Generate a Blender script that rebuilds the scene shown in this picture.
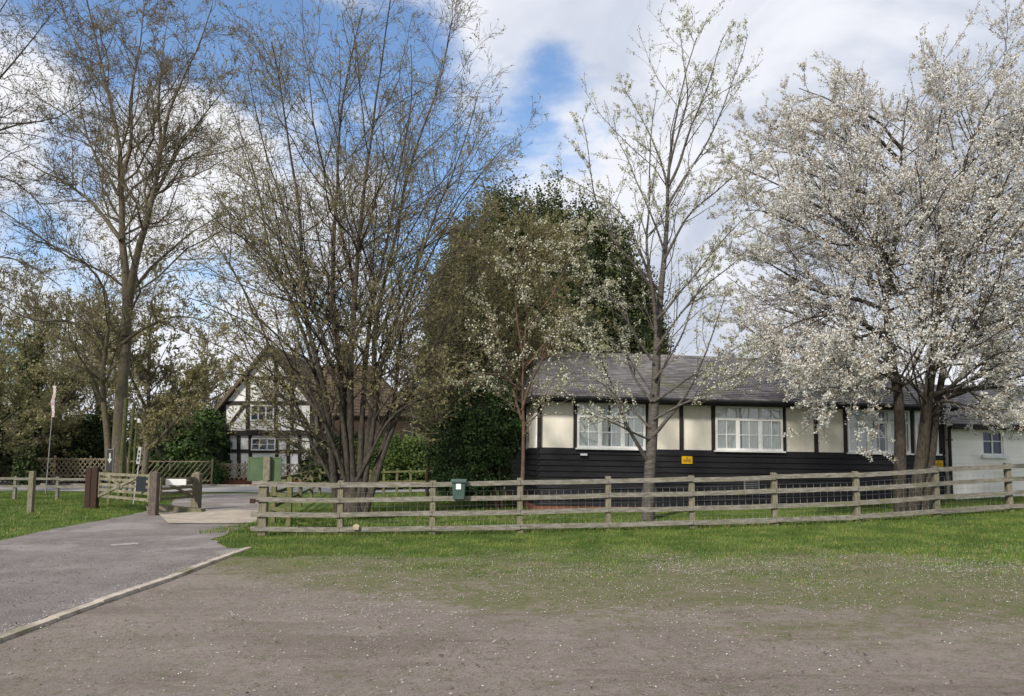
import bpy, math, random
import numpy as np
from mathutils import Vector, Matrix, Euler

for o in list(bpy.data.objects): bpy.data.objects.remove(o, do_unlink=True)
SC = bpy.context.scene
COL = SC.collection
R = math.radians
FPX, CX, CY = 760.0, 512.0, 348.0
PITCH, ROLL, SHIFT = R(5.2), 0.007, 38.0
CAMP = Vector((0, 0, 1.6))

# ---------------------------------------------------------------- camera
cam = bpy.data.cameras.new('camera')
camo = bpy.data.objects.new('camera', cam); COL.objects.link(camo)
cam.sensor_width = 36; cam.lens = FPX / 1024 * 36
cam.shift_y = SHIFT / 1024
cam.clip_start = 0.1; cam.clip_end = 3000
RC = Matrix.Rotation(math.pi / 2 + PITCH, 3, 'X') @ Matrix.Rotation(ROLL, 3, 'Z')
camo.matrix_world = Matrix.Translation(CAMP) @ RC.to_4x4()
SC.camera = camo

def ray(px, py):
    return RC @ Vector(((px - CX) / FPX, (CY + SHIFT - py) / FPX, -1.0))
def W(px, py, Y):
    r = ray(px, py); return CAMP + r * (Y / r.y)

# ---------------------------------------------------------------- world, sun, exposure
SUN_EL, SUN_AZ = R(36), R(212)       # azimuth measured from +Y clockwise: the sun stands behind the camera, left
world = bpy.data.worlds.new('World'); SC.world = world; world.use_nodes = True
nt = world.node_tree; nt.nodes.clear()
def N(nt, t, **kw):
    n = nt.nodes.new(t)
    for k, v in kw.items(): setattr(n, k, v)
    return n
wo = N(nt, 'ShaderNodeOutputWorld'); bg = N(nt, 'ShaderNodeBackground'); bg.inputs[1].default_value = 0.1
nt.links.new(bg.outputs[0], wo.inputs[0])
sky = N(nt, 'ShaderNodeTexSky', sky_type='NISHITA'); sky.sun_disc = False
sky.sun_elevation = SUN_EL; sky.sun_rotation = SUN_AZ; sky.ozone_density = 3.0; sky.air_density = 1.0; sky.dust_density = 0.3
tc = N(nt, 'ShaderNodeTexCoord')
def math_(nt, op, a, b=None, clamp=False):
    n = N(nt, 'ShaderNodeMath', operation=op); n.use_clamp = clamp
    for i, v in enumerate((a, b)):
        if v is None: continue
        if isinstance(v, (int, float)): n.inputs[i].default_value = v
        else: nt.links.new(v, n.inputs[i])
    return n.outputs[0]
def noise_(nt, vec, scale, detail=5, rough=0.6, dist=0.0):
    n = N(nt, 'ShaderNodeTexNoise'); n.inputs['Scale'].default_value = scale; n.inputs['Detail'].default_value = detail
    n.inputs['Roughness'].default_value = rough; n.inputs['Distortion'].default_value = dist
    if vec is not None: nt.links.new(vec, n.inputs['Vector'])
    return n.outputs[0]
def maprange(nt, v, a, b, c=0.0, d=1.0, smooth=True):
    n = N(nt, 'ShaderNodeMapRange'); n.interpolation_type = 'SMOOTHSTEP' if smooth else 'LINEAR'
    nt.links.new(v, n.inputs[0])
    for i, x in enumerate((a, b, c, d)): n.inputs[i + 1].default_value = x
    return n.outputs[0]
def mixrgb(nt, fac, a, b, blend='MIX'):
    n = N(nt, 'ShaderNodeMix', data_type='RGBA', blend_type=blend)
    for s, v in ((n.inputs[0], fac), (n.inputs[6], a), (n.inputs[7], b)):
        if isinstance(v, (int, float)): s.default_value = v
        elif isinstance(v, tuple): s.default_value = (v[0], v[1], v[2], 1)
        else: nt.links.new(v, s)
    return n.outputs[2]
mp = N(nt, 'ShaderNodeMapping'); nt.links.new(tc.outputs['Generated'], mp.inputs[0]); mp.inputs['Scale'].default_value = (1, 1, 1.9)
n1 = noise_(nt, mp.outputs[0], 3.4, 7, 0.58, 0.3)
n2 = noise_(nt, mp.outputs[0], 9.0, 5, 0.6, 0.2)
acc = math_(nt, 'ADD', math_(nt, 'MULTIPLY', n1, 0.95), math_(nt, 'MULTIPLY', n2, 0.55))
# openings in the cloud cover: direction (given as a photo pixel), angular radius, strength
for px, py, rad, st in ((130, 60, .12, .30), (88, 160, .06, .22), (235, 15, .10, .22), (400, 70, .10, .34), (425, 235, .09, .30),
                        (575, 85, .07, .11), (535, 140, .08, .14), (610, 130, .04, .12), (5, 360, .06, .25), (330, 150, .07, .12),
                        (210, 280, .06, .12), (50, 15, .10, .16), (262, 45, .09, .20), (330, 70, .13, .12), (470, 120, .09, .12), (455, 190, .08, .22), (20, 230, .05, .12), (520, 60, .08, .10), (950, 160, .05, .08), (160, 150, .11, -.25), (200, 90, .06, -.10), (480, 30, .07, -.2), (800, 60, .25, -.25), (60, 60, .05, -.1), (680, 300, .2, -.2)):
    d = ray(px, py).normalized()
    vm = N(nt, 'ShaderNodeVectorMath', operation='DISTANCE'); nt.links.new(tc.outputs['Generated'], vm.inputs[0]); vm.inputs[1].default_value = d
    acc = math_(nt, 'SUBTRACT', acc, maprange(nt, vm.outputs['Value'], rad * 1.4, 0.0, 0.0, st * 1.35))
cloud = maprange(nt, acc, 0.43, 0.74)
shade = noise_(nt, mp.outputs[0], 2.6, 6, 0.55, 0.5)
ccol = mixrgb(nt, maprange(nt, shade, 0.41, 0.60), (3.7, 4.05, 4.85), (5.7, 5.8, 6.2))
d = ray(160, 140).normalized()
vm = N(nt, 'ShaderNodeVectorMath', operation='DISTANCE'); nt.links.new(tc.outputs['Generated'], vm.inputs[0]); vm.inputs[1].default_value = d
ccol = mixrgb(nt, maprange(nt, vm.outputs['Value'], .32, .06, 0, .8), ccol, (6.3, 6.3, 6.4))
skyc = mixrgb(nt, 1.0, sky.outputs[0], (1.25, 1.28, 1.30), 'MULTIPLY')
nt.links.new(mixrgb(nt, cloud, skyc, ccol), bg.inputs[0])
sl = bpy.data.lights.new('sun', 'SUN'); sl.energy = 2.9; sl.angle = R(7); sl.color = (1, .94, .84)
slo = bpy.data.objects.new('sun', sl); COL.objects.link(slo)
sd = Vector((math.sin(SUN_AZ) * math.cos(SUN_EL), math.cos(SUN_AZ) * math.cos(SUN_EL), math.sin(SUN_EL)))
slo.rotation_euler = sd.to_track_quat('Z', 'Y').to_euler(); slo.location = (0, -5, 30)
SC.view_settings.view_transform = 'Standard'; SC.view_settings.look = 'None'
SC.view_settings.exposure = 0.68; SC.view_settings.gamma = 1.0; SC.view_settings.use_curve_mapping = False
SC.cycles.use_denoising = True
SC.cycles.max_bounces = 5; SC.cycles.diffuse_bounces = 3; SC.cycles.transparent_max_bounces = 6

# ---------------------------------------------------------------- helpers
def tag(o, label=None, cat=None, group=None, kind=None):
    for k, v in (('label', label), ('category', cat), ('group', group), ('kind', kind)):
        if v: o[k] = v
    return o
def mesh_np(name, verts, faces, mats, parent=None, fmat=None, smooth=False, loc=None):
    """verts (N,3); faces (F,k) or a list of such arrays"""
    verts = np.asarray(verts, dtype=np.float32)
    fl = faces if isinstance(faces, list) else [faces]
    fl = [np.asarray(f, dtype=np.int32) for f in fl if len(f)]
    me = bpy.data.meshes.new(name)
    if loc is not None: verts = verts - np.array(loc, dtype=np.float32)
    me.vertices.add(len(verts)); me.vertices.foreach_set('co', verts.ravel())
    nl = sum(f.size for f in fl); nf = sum(len(f) for f in fl)
    me.loops.add(nl); me.polygons.add(nf)
    me.loops.foreach_set('vertex_index', np.concatenate([f.ravel() for f in fl]))
    starts, s = [], 0
    for f in fl:
        k = f.shape[1]; starts.append(s + np.arange(len(f)) * k); s += f.size
    me.polygons.foreach_set('loop_start', np.concatenate(starts).astype(np.int32))
    if fmat is not None: me.polygons.foreach_set('material_index', np.asarray(fmat, dtype=np.int32))
    if smooth: me.polygons.foreach_set('use_smooth', np.ones(nf, dtype=bool))
    me.update(calc_edges=True); me.validate()
    for m in (mats if isinstance(mats, (list, tuple)) else [mats]): me.materials.append(m)
    o = bpy.data.objects.new(name, me); COL.objects.link(o)
    if loc is not None: o.location = loc
    if parent is not None: o.parent = parent
    return o
def empty(name, loc, label, cat, group=None, rot=(0, 0, 0)):
    o = bpy.data.objects.new(name, None); COL.objects.link(o); o.location = loc; o.rotation_euler = rot
    o.empty_display_size = 0.2
    return tag(o, label, cat, group)
BOXF = [(0, 3, 2, 1), (4, 5, 6, 7), (0, 1, 5, 4), (1, 2, 6, 5), (2, 3, 7, 6), (3, 0, 4, 7)]
class MB:
    """collects boxes, bars, prisms and tubes; build() links them as one mesh"""
    def __init__(s): s.v = []; s.f = []; s.m = []
    def raw(s, vs, fs, m=0):
        b = len(s.v); s.v += [tuple(x) for x in vs]; s.f += [tuple(i + b for i in f) for f in fs]; s.m += [m] * len(fs); return s
    def box(s, x0, x1, y0, y1, z0, z1, m=0):
        return s.raw([(x0, y0, z0), (x1, y0, z0), (x1, y1, z0), (x0, y1, z0), (x0, y0, z1), (x1, y0, z1), (x1, y1, z1), (x0, y1, z1)], BOXF, m)
    def bar(s, a, b, w, h, m=0, up=(0, 0, 1), jit=0):
        a, b = Vector(a), Vector(b); t = (b - a).normalized(); u = t.cross(Vector(up))
        if u.length < 1e-4: u = t.cross(Vector((0, 1, 0)))
        u.normalize(); n = u.cross(t); u = u * (w / 2); n = n * (h / 2)
        return s.raw([a - u - n, a + u - n, a + u + n, a - u + n, b - u - n, b + u - n, b + u + n, b - u + n],
                     [(0, 1, 2, 3), (7, 6, 5, 4), (0, 4, 5, 1), (1, 5, 6, 2), (2, 6, 7, 3), (3, 7, 4, 0)], m)
    def tube(s, a, b, r0, r1=None, k=8, m=0):
        r1 = r0 if r1 is None else r1
        a, b = Vector(a), Vector(b); t = (b - a).normalized(); u = t.cross(Vector((0.1, 1, 0.03))).normalized(); n = u.cross(t)
        vs = [p + (u * math.cos(i * 2 * math.pi / k) + n * math.sin(i * 2 * math.pi / k)) * r for p, r in ((a, r0), (b, r1)) for i in range(k)]
        return s.raw(vs, [(i, (i + 1) % k, k + (i + 1) % k, k + i) for i in range(k)] + [tuple(range(k))[::-1], tuple(range(k, 2 * k))], m)
    def prism(s, pts, y0, y1, m=0):   # polygon in xz, extruded in y
        k = len(pts)
        return s.raw([(p[0], y0, p[1]) for p in pts] + [(p[0], y1, p[1]) for p in pts],
                     [tuple(range(k)), tuple(range(k, 2 * k))[::-1]] + [(i, k + i, k + (i + 1) % k, (i + 1) % k) for i in range(k)], m)
    def build(s, name, mats, parent=None, loc=None, smooth=False):
        me = bpy.data.meshes.new(name)
        vs = s.v if loc is None else [tuple(Vector(v) - Vector(loc)) for v in s.v]
        me.from_pydata(vs, [], s.f)
        for m in (mats if isinstance(mats, (list, tuple)) else [mats]): me.materials.append(m)
        me.polygons.foreach_set('material_index', s.m)
        if smooth: me.polygons.foreach_set('use_smooth', [True] * len(s.f))
        me.update()
        o = bpy.data.objects.new(name, me); COL.objects.link(o)
        if loc is not None: o.location = loc
        if parent is not None: o.parent = parent
        return o

# ---------------------------------------------------------------- materials
def mat(name, col, col2=None, scale=6.0, rough=0.85, stretch=(1, 1, 1), bump=0.0, bscale=None, island=0.0, contrast=(.35, .65), spec=0.3,
        transl=0.0, col3=None, s3=0.8, metallic=0.0, detail=6):
    m = bpy.data.materials.new(name); m.use_nodes = True; t = m.node_tree; t.nodes.clear()
    out = N(t, 'ShaderNodeOutputMaterial'); p = N(t, 'ShaderNodeBsdfPrincipled')
    p.inputs['Roughness'].default_value = rough; p.inputs['Specular IOR Level'].default_value = spec; p.inputs['Metallic'].default_value = metallic
    c = N(t, 'ShaderNodeTexCoord'); mpn = N(t, 'ShaderNodeMapping'); mpn.inputs['Scale'].default_value = stretch
    t.links.new(c.outputs['Object'], mpn.inputs[0]); vec = mpn.outputs[0]
    src = col
    if col2 is not None: src = mixrgb(t, maprange(t, noise_(t, vec, scale, detail, 0.65), *contrast), col, col2)
    if col3 is not None: src = mixrgb(t, maprange(t, noise_(t, vec, s3, 4, 0.6), .5, .7), src, col3)
    if island > 0:
        g = N(t, 'ShaderNodeNewGeometry')
        v = maprange(t, g.outputs['Random Per Island'], 0, 1, 1 - island, 1 + island, False)
        cb = N(t, 'ShaderNodeCombineColor'); [t.links.new(v, cb.inputs[i]) for i in range(3)]
        src = mixrgb(t, 1.0, src, cb.outputs[0], 'MULTIPLY')
    if isinstance(src, tuple): p.inputs['Base Color'].default_value = (*src, 1)
    else: t.links.new(src, p.inputs['Base Color'])
    if bump > 0:
        b = N(t, 'ShaderNodeBump'); b.inputs['Strength'].default_value = 1.0; b.inputs['Distance'].default_value = bump
        t.links.new(noise_(t, vec, bscale or scale * 2, 6, 0.7), b.inputs['Height']); t.links.new(b.outputs[0], p.inputs['Normal'])
    sh = p.outputs[0]
    if transl > 0:
        tr = N(t, 'ShaderNodeBsdfTranslucent'); mx = N(t, 'ShaderNodeMixShader'); mx.inputs[0].default_value = transl
        if isinstance(src, tuple): tr.inputs[0].default_value = (*src, 1)
        else: t.links.new(src, tr.inputs[0])
        t.links.new(sh, mx.inputs[1]); t.links.new(tr.outputs[0], mx.inputs[2]); sh = mx.outputs[0]
    t.links.new(sh, out.inputs[0])
    return m
def leafmat(name, ca, cb, cc=None, transl=0.25, rough=0.7, patch=0.):
    """every leaf or petal takes its own tint from its island"""
    m = bpy.data.materials.new(name); m.use_nodes = True; t = m.node_tree; t.nodes.clear()
    out = N(t, 'ShaderNodeOutputMaterial'); g = N(t, 'ShaderNodeNewGeometry'); r = N(t, 'ShaderNodeValToRGB')
    cr = r.color_ramp; cr.elements[0].color = (*ca, 1); cr.elements[1].color = (*cb, 1)
    if cc is not None:
        cr.elements[1].position = 0.80; e = cr.elements.new(1.0); e.color = (*cc, 1)
        e2 = cr.elements.new(0.84); e2.color = (*cc, 1)
    t.links.new(g.outputs['Random Per Island'], r.inputs[0])
    d = N(t, 'ShaderNodeBsdfPrincipled'); d.inputs['Roughness'].default_value = rough; d.inputs['Specular IOR Level'].default_value = 0.2
    src = r.outputs[0]
    if patch:
        ob = N(t, 'ShaderNodeTexCoord').outputs['Object']; src = mixrgb(t, maprange(t, noise_(t, ob, patch, 5, .65), .40, .62), mixrgb(t, 1., src, (.62, .66, .6), 'MULTIPLY'), mixrgb(t, 1., src, (1.25, 1.1, 1.1), 'MULTIPLY'))
    t.links.new(src, d.inputs['Base Color'])
    tr = N(t, 'ShaderNodeBsdfTranslucent'); t.links.new(src, tr.inputs[0])
    mx = N(t, 'ShaderNodeMixShader'); mx.inputs[0].default_value = transl
    t.links.new(d.outputs[0], mx.inputs[1]); t.links.new(tr.outputs[0], mx.inputs[2]); t.links.new(mx.outputs[0], out.inputs[0])
    return m
M = {}
M['fence'] = mat('fence_wood', (.26, .24, .205), (.13, .12, .10), 5, stretch=(1.2, 1.2, 6), bump=.004, bscale=30, col3=(.155, .15, .09), s3=1.6)
M['fence_moss'] = mat('mossy_wood', (.15, .15, .065), (.075, .075, .03), 9, bump=.004, bscale=30)
M['post'] = mat('post_wood', (.225, .20, .145), (.11, .10, .068), 8, stretch=(5, 5, 1), bump=.005, bscale=25)
M['redpost'] = mat('stained_wood', (.055, .028, .02), (.03, .018, .014), 8, stretch=(4, 4, 1), bump=.004)
M['lattice'] = mat('rustic_poles', (.44, .37, .26), (.28, .235, .15), 4)
M['cream'] = mat('cream_render', (.80, .755, .665), (.75, .70, .60), 3, rough=.9, bump=.002, bscale=40, stretch=(2, 1, .5), col3=(.70, .645, .55), s3=1.1)
M['white'] = mat('white_paint', (.78, .78, .77), (.70, .70, .69), 5, rough=.5)
M['whitewall'] = mat('white_panel', (.80, .80, .80), (.68, .68, .67), 2, rough=.9)
M['brickwhite'] = mat('painted_wall', (.88, .86, .81), (.82, .80, .74), 2.5, rough=.85, bump=.003, bscale=30)
M['black'] = mat('black_board', (.006, .0055, .007), (.012, .011, .014), 6, rough=.6, stretch=(1, 1, 5), spec=.35)
M['beam'] = mat('black_beam', (.018, .015, .013), (.035, .03, .027), 8, rough=.8)
M['glass'] = mat('window_glass', (.03, .04, .05), rough=.04, spec=.8)
M['pane'] = None
M['curtain'] = mat('net_curtain', (.94, .95, .94), (.78, .82, .81), 5, stretch=(7, 1, .35), rough=.95, contrast=(.4, .62))
M['darkroom'] = mat('dark_interior', (.02, .02, .022), rough=.9)
M['slate'] = mat('roof_slate', (.15, .14, .145), (.215, .20, .205), 2.2, rough=.75, island=.22, col3=(.15, .145, .105), s3=.9, bump=.003, bscale=60)
M['tile'] = mat('clay_tile', (.135, .095, .068), (.09, .07, .05), 3, rough=.9, island=.3, col3=(.12, .10, .05), s3=1.1)
M['tile_red'] = mat('red_tile', (.30, .12, .06), (.2, .09, .05), 3, rough=.9, island=.25)
M['brick'] = mat('red_brick', (.22, .085, .055), (.14, .065, .045), 12, rough=.9)
M['green'] = mat('green_board', (.075, .115, .055), (.055, .09, .045), 4, rough=.6)
M['bin'] = mat('green_plastic', (.065, .105, .09), (.05, .085, .073), 4, rough=.45)
M['label'] = mat('white_label', (.7, .75, .75), rough=.5)
M['ink'] = mat('dark_ink', (.03, .03, .03), rough=.6)
M['yellow'] = mat('yellow_plate', (.75, .42, .01), (.68, .38, .01), 6, rough=.5)
M['metal'] = mat('grey_metal', (.30, .31, .31), (.22, .22, .22), 8, rough=.5, metallic=.6)
M['wire'] = mat('galvanised_wire', (.42, .43, .42), rough=.5, metallic=.3)
M['concrete'] = mat('pale_concrete', (.42, .37, .30), (.30, .26, .215), 3, rough=.9, bump=.004, bscale=30)
M['kerb'] = mat('kerb_stone', (.50, .44, .37), (.36, .31, .26), 5, rough=.9, bump=.004, bscale=40, col3=(.17, .16, .1), s3=1.3)
M['bark'] = mat('grey_bark', (.085, .07, .052), (.16, .135, .10), 7, stretch=(3, 3, 1), rough=.95, bump=.02, bscale=16, col3=(.10, .10, .045), s3=1.2)
M['bark_dark'] = mat('dark_bark', (.035, .03, .024), (.085, .072, .056), 8, stretch=(3, 3, 1), rough=.95, bump=.02, bscale=18)
M['bark_cherry'] = mat('cherry_bark', (.085, .075, .065), (.17, .15, .13), 7, stretch=(1, 1, 4), rough=.8, bump=.01, bscale=14)
M['bark_plum'] = mat('dark_cherry_bark', (.05, .042, .037), (.11, .098, .085), 7, stretch=(1, 1, 4), rough=.8, bump=.01, bscale=14)
M['bark_brown'] = mat('brown_bark', (.12, .075, .05), (.07, .05, .035), 6, rough=.95, bump=.015)
M['twig'] = mat('twig_bark', (.115, .098, .07), (.17, .145, .10), 3, rough=.95)
M['twig_dark'] = mat('dark_twig', (.06, .05, .04), (.085, .07, .055), 3, rough=.95)
M['ivy_bark'] = mat('ivy_bark', (.06, .06, .03), (.035, .04, .02), 8, rough=.95)
M['bud'] = leafmat('olive_bud', (.20, .18, .08), (.40, .36, .17), transl=.4)
M['bud2'] = leafmat('brown_bud', (.18, .145, .08), (.34, .28, .17), transl=.4)
M['leaf_olive'] = leafmat('olive_leaf', (.24, .235, .10), (.47, .45, .24), (.34, .25, .14), transl=.45)
M['leaf_bronze'] = leafmat('bronze_leaf', (.20, .12, .06), (.34, .25, .13))
M['leaf_fresh'] = leafmat('fresh_leaf', (.06, .11, .025), (.15, .20, .055))
M['blossom'] = leafmat('white_blossom', (.70, .69, .65), (.90, .90, .87), (.42, .34, .24), transl=.45)
M['blossom2'] = leafmat('pale_blossom', (.42, .42, .30), (.78, .77, .66), (.26, .28, .11), transl=.4)
M['yew'] = leafmat('yew_needles', (.02, .029, .010), (.085, .10, .034), transl=.1)
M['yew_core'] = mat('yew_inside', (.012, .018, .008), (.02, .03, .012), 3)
M['holly'] = leafmat('holly_leaf', (.03, .065, .022), (.11, .17, .06), transl=.08, rough=.4)
M['laurel'] = leafmat('laurel_leaf', (.03, .07, .022), (.12, .18, .055), transl=.15, rough=.5)
M['thicket'] = leafmat('thicket_leaf', (.24, .225, .10), (.45, .43, .22), transl=.45)
M['ivy'] = leafmat('ivy_leaf', (.025, .045, .015), (.07, .095, .035), transl=.1)
M['grass'] = leafmat('grass_blade', (.064, .14, .018), (.165, .255, .058), (.30, .28, .13), transl=.3, patch=1.1)
M['petal'] = leafmat('fallen_petal', (.62, .60, .56), (.82, .81, .80), transl=.1)
M['pebble'] = leafmat('small_stone', (.13, .105, .095), (.29, .25, .225), transl=0, rough=.9)
M['pink'] = mat('pink_ribbon', (.40, .22, .25), (.5, .46, .46), 9, contrast=(.45, .5))

# ---------------------------------------------------------------- terrain
FX = [262, 340, 432, 520, 608, 692, 775, 857, 937, 1010, 1085, 1160]        # fence posts: image column, depth, foot row
FY = [16.2, 16.2, 16.25, 16.35, 16.5, 16.65, 16.85, 17.1, 17.5, 18.0, 18.5, 19.0]
FB = [535, 536, 535, 533, 531, 529, 526, 523, 517, 512, 507.5, 503]
FP = [W(a, b, c) for a, b, c in zip(FX, FB, FY)]
HXX = np.array([-60, -6.5] + [p.x for p in FP] + [25, 80]); HXZ = np.array([-.22, -.2] + [p.z for p in FP] + [.6, 1.2])
def sstep(v, a, b):
    t = np.clip((v - a) / (b - a), 0, 1); return t * t * (3 - 2 * t)
def H(x, y):
    x = np.asarray(x, float); y = np.asarray(y, float)
    z = np.zeros_like(x + y)
    for dx in (-1.2, -.4, .4, 1.2): z = z + np.interp(x + dx, HXX, HXZ) / 4
    z = z + sstep(x, -2.5, 1.5) * (1 - sstep(x, 6, 12)) * sstep(y, 17, 21) * .09
    z = z * (1 - .35 * sstep(-y, -12, -2) * 1.0)
    z = z + .012 * np.sin(x * 1.3 + .7 * y) * np.sin(y * .9 - .3 * x) * sstep(y, 3, 8)
    far = sstep(y, 45, 120); z = z * (1 - far) + far * (-.2)
    return z
def Hs(x, y): return float(H(x, y))
def G(px, py):
    """where the line of sight through a pixel meets the ground"""
    r = ray(px, py); s = 1.6 / -r.z if r.z < -1e-4 else 200
    for _ in range(30):
        p = CAMP + r * s; s = max(.5, (1.6 - Hs(p.x, p.y)) / -r.z)
    p = CAMP + r * s; return Vector((p.x, p.y, Hs(p.x, p.y)))
def at(px, Y):
    """ground point in image column px at depth Y"""
    x = (px - CX) / FPX * Y; return Vector((x, Y, Hs(x, Y)))

def vnoise(x, y, scale, seed, octv=4):
    x = np.asarray(x, float) * scale; y = np.asarray(y, float) * scale; tab = np.random.RandomState(seed).rand(256, 256); o = np.zeros(np.broadcast(x, y).shape); a, tot = 1., 0.
    for _ in range(octv):
        xi, yi = np.floor(x).astype(int), np.floor(y).astype(int); fx, fy = x - xi, y - yi; fx = fx * fx * (3 - 2 * fx); fy = fy * fy * (3 - 2 * fy)
        g = lambda i, j: tab[(xi + i) & 255, (yi + j) & 255]
        o += a * ((g(0, 0) * (1 - fx) + g(1, 0) * fx) * (1 - fy) + (g(0, 1) * (1 - fx) + g(1, 1) * fx) * fy); tot += a; a *= .6; x = x * 2.03 + 7.1; y = y * 2.03 + 3.7
    return o / tot
def inpoly(x, y, poly):
    inside = np.zeros(x.shape, bool); n = len(poly)
    for i in range(n):
        x0, y0 = poly[i]; x1, y1 = poly[(i + 1) % n]
        c = ((y0 > y) != (y1 > y)) & (x < (x1 - x0) * (y - y0) / (y1 - y0 + 1e-12) + x0)
        inside ^= c
    return inside
gx = [G(*p) for p in ((0, 641), (125, 594), (249, 549))]                     # kerb line
kerb_a = gx[0] + (gx[0] - gx[2]).normalized() * 7; kerb_b = gx[2]
rl = [G(*p) for p in ((-200, 575), (0, 541), (60, 528), (100, 521), (140, 513), (160, 509), (172, 507))]
ROAD = [(p.x, p.y) for p in rl] + [(p.x, p.y) for p in (G(173, 500), G(205, 494), G(262, 494), G(258, 522), G(240, 529), G(214, 540), G(228, 549), G(249, 549))] + [(kerb_a.x, kerb_a.y), (kerb_a.x - 8, kerb_a.y)]
# share of grass in the ground
B1x = [-9, -5, -3.5, 0, 3, 5, 7, 8.5, 14]; B1y = [13.4, 13.4, 13.8, 14.0, 14.0, 13.8, 12.4, 11.4, 10.6]     # full grass beyond
B0x = [-9, -5, -3.5, 0, 3, 6, 8.5, 14]; B0y = [12.2, 11.9, 10.2, 7.2, 6.3, 6.1, 6.2, 6.2]       # bare before
def grassy(x, y):
    a = np.interp(x, B1x, B1y); b = np.interp(x, B0x, B0y)
    g = np.clip((y - b) / (a - b), 0, 1)
    g = np.clip(g + (vnoise(x, y * 1.6, .8, 5) - .5) * .85 * np.clip(4 * g * (1 - g) + .10, 0, 1), 0, 1)
    bare = np.exp(-(((x - 8.9) / 1.5) ** 2 + ((y - 10.55) / .25) ** 2)); g = g * (1 - .95 * np.clip(bare * 1.6, 0, 1))
    left = inpoly(x, y, [(p.x, p.y) for p in rl] + [(-12, 40), (-60, 40), (-60, 5)])
    g = np.where(left, 1.0, g)
    g = np.where(x < -12.5, np.where(left, 1, 0), g)
    return g
def grid(name, xs, ys, dz, mats, mask=None):
    X, Y = np.meshgrid(xs, ys); Z = H(X, Y) + dz
    v = np.stack([X, Y, Z], -1).reshape(-1, 3); nx, ny = len(xs), len(ys)
    i = np.arange(nx * ny).reshape(ny, nx)
    f = np.stack([i[:-1, :-1], i[:-1, 1:], i[1:, 1:], i[1:, :-1]], -1).reshape(-1, 4)
    if mask is not None:
        c = v[f].mean(1); f = f[mask(c[:, 0], c[:, 1])]
    return mesh_np(name, v, f, mats, smooth=True), v
def axis(a, b, step, grow):
    out = [a]; 
    while out[-1] < b: out.append(out[-1] + step)
    l = [out[0]]; s = step
    while l[-1] > -900: s *= grow; l.append(l[-1] - s)
    r = [out[-1]]; s = step
    while r[-1] < 900: s *= grow; r.append(r[-1] + s)
    return np.array(l[:0:-1] + out + r[1:])
gm = bpy.data.materials.new('ground_gravel_grass'); gm.use_nodes = True; t = gm.node_tree; t.nodes.clear()
out = N(t, 'ShaderNodeOutputMaterial'); p = N(t, 'ShaderNodeBsdfPrincipled'); p.inputs['Roughness'].default_value = .95; p.inputs['Specular IOR Level'].default_value = .15
c = N(t, 'ShaderNodeTexCoord'); vec = c.outputs['Object']
grav = mixrgb(t, maprange(t, noise_(t, vec, 1.1, 6, .7), .35, .65), (.170, .138, .118), (.248, .208, .182))
grav = mixrgb(t, maprange(t, noise_(t, vec, 55, 4, .8), .35, .7), grav, (.30, .26, .235))
grav = mixrgb(t, maprange(t, noise_(t, vec, 28, 5, .8), .60, .72), grav, (.07, .052, .042))
mp2 = N(t, 'ShaderNodeMapping'); mp2.inputs['Scale'].default_value = (.5, 1.8, 1); mp2.inputs['Rotation'].default_value = (0, 0, .15); t.links.new(vec, mp2.inputs[0])
grav = mixrgb(t, maprange(t, noise_(t, mp2.outputs[0], 1.3, 5, .65), .56, .72, 0, .6), grav, (.12, .09, .075))
gr = mixrgb(t, maprange(t, noise_(t, vec, .9, 5, .6), .35, .65), (.06, .11, .018), (.12, .17, .035))
gr = mixrgb(t, maprange(t, noise_(t, vec, 40, 4, .8), .5, .7), gr, (.035, .055, .015))
thin = mixrgb(t, maprange(t, noise_(t, vec, 5, 8, .8), .38, .62), (.175, .155, .095), (.115, .13, .05))
a = N(t, 'ShaderNodeAttribute'); a.attribute_name = 'grass_share'
gsh = math_(t, 'ADD', a.outputs['Fac'], math_(t, 'MULTIPLY', math_(t, 'SUBTRACT', noise_(t, vec, 5.0, 12, .88), .5), 1.6))
mp3 = N(t, 'ShaderNodeMapping'); mp3.inputs['Scale'].default_value = (.22, 1.5, 1); mp3.inputs['Rotation'].default_value = (0, 0, -.12); t.links.new(vec, mp3.inputs[0])
grav = mixrgb(t, maprange(t, noise_(t, mp3.outputs[0], 1.1, 4, .55, .6), .50, .66, 0, .42), grav, (.11, .082, .068))
grav = mixrgb(t, maprange(t, noise_(t, vec, .35, 3, .5), .45, .62, 0, .35), grav, (.27, .235, .205))
grav = mixrgb(t, maprange(t, noise_(t, vec, 13, 8, .85), .50, .66, 0, .75), grav, (.115, .088, .072))
col = mixrgb(t, maprange(t, gsh, -.05, .35, 0, .92), grav, thin)
col = mixrgb(t, maprange(t, gsh, .62, 1.02), col, gr)
t.links.new(col, p.inputs['Base Color'])
b = N(t, 'ShaderNodeBump'); b.inputs['Distance'].default_value = .02; b.inputs['Strength'].default_value = .9
hh = math_(t, 'ADD', noise_(t, vec, 60, 5, .8), math_(t, 'MULTIPLY', noise_(t, vec, 6, 4, .6), 1.5))
t.links.new(hh, b.inputs['Height']); t.links.new(b.outputs[0], p.inputs['Normal']); t.links.new(p.outputs[0], out.inputs[0])
ground, gv = grid('ground', axis(-16, 18, .16, 1.12), axis(2.5, 26, .16, 1.12), 0, gm)
at_ = ground.data.attributes.new('grass_share', 'FLOAT', 'POINT')
at_.data.foreach_set('value', grassy(gv[:, 0], gv[:, 1]).astype(np.float32)); tag(ground, kind='structure')

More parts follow.
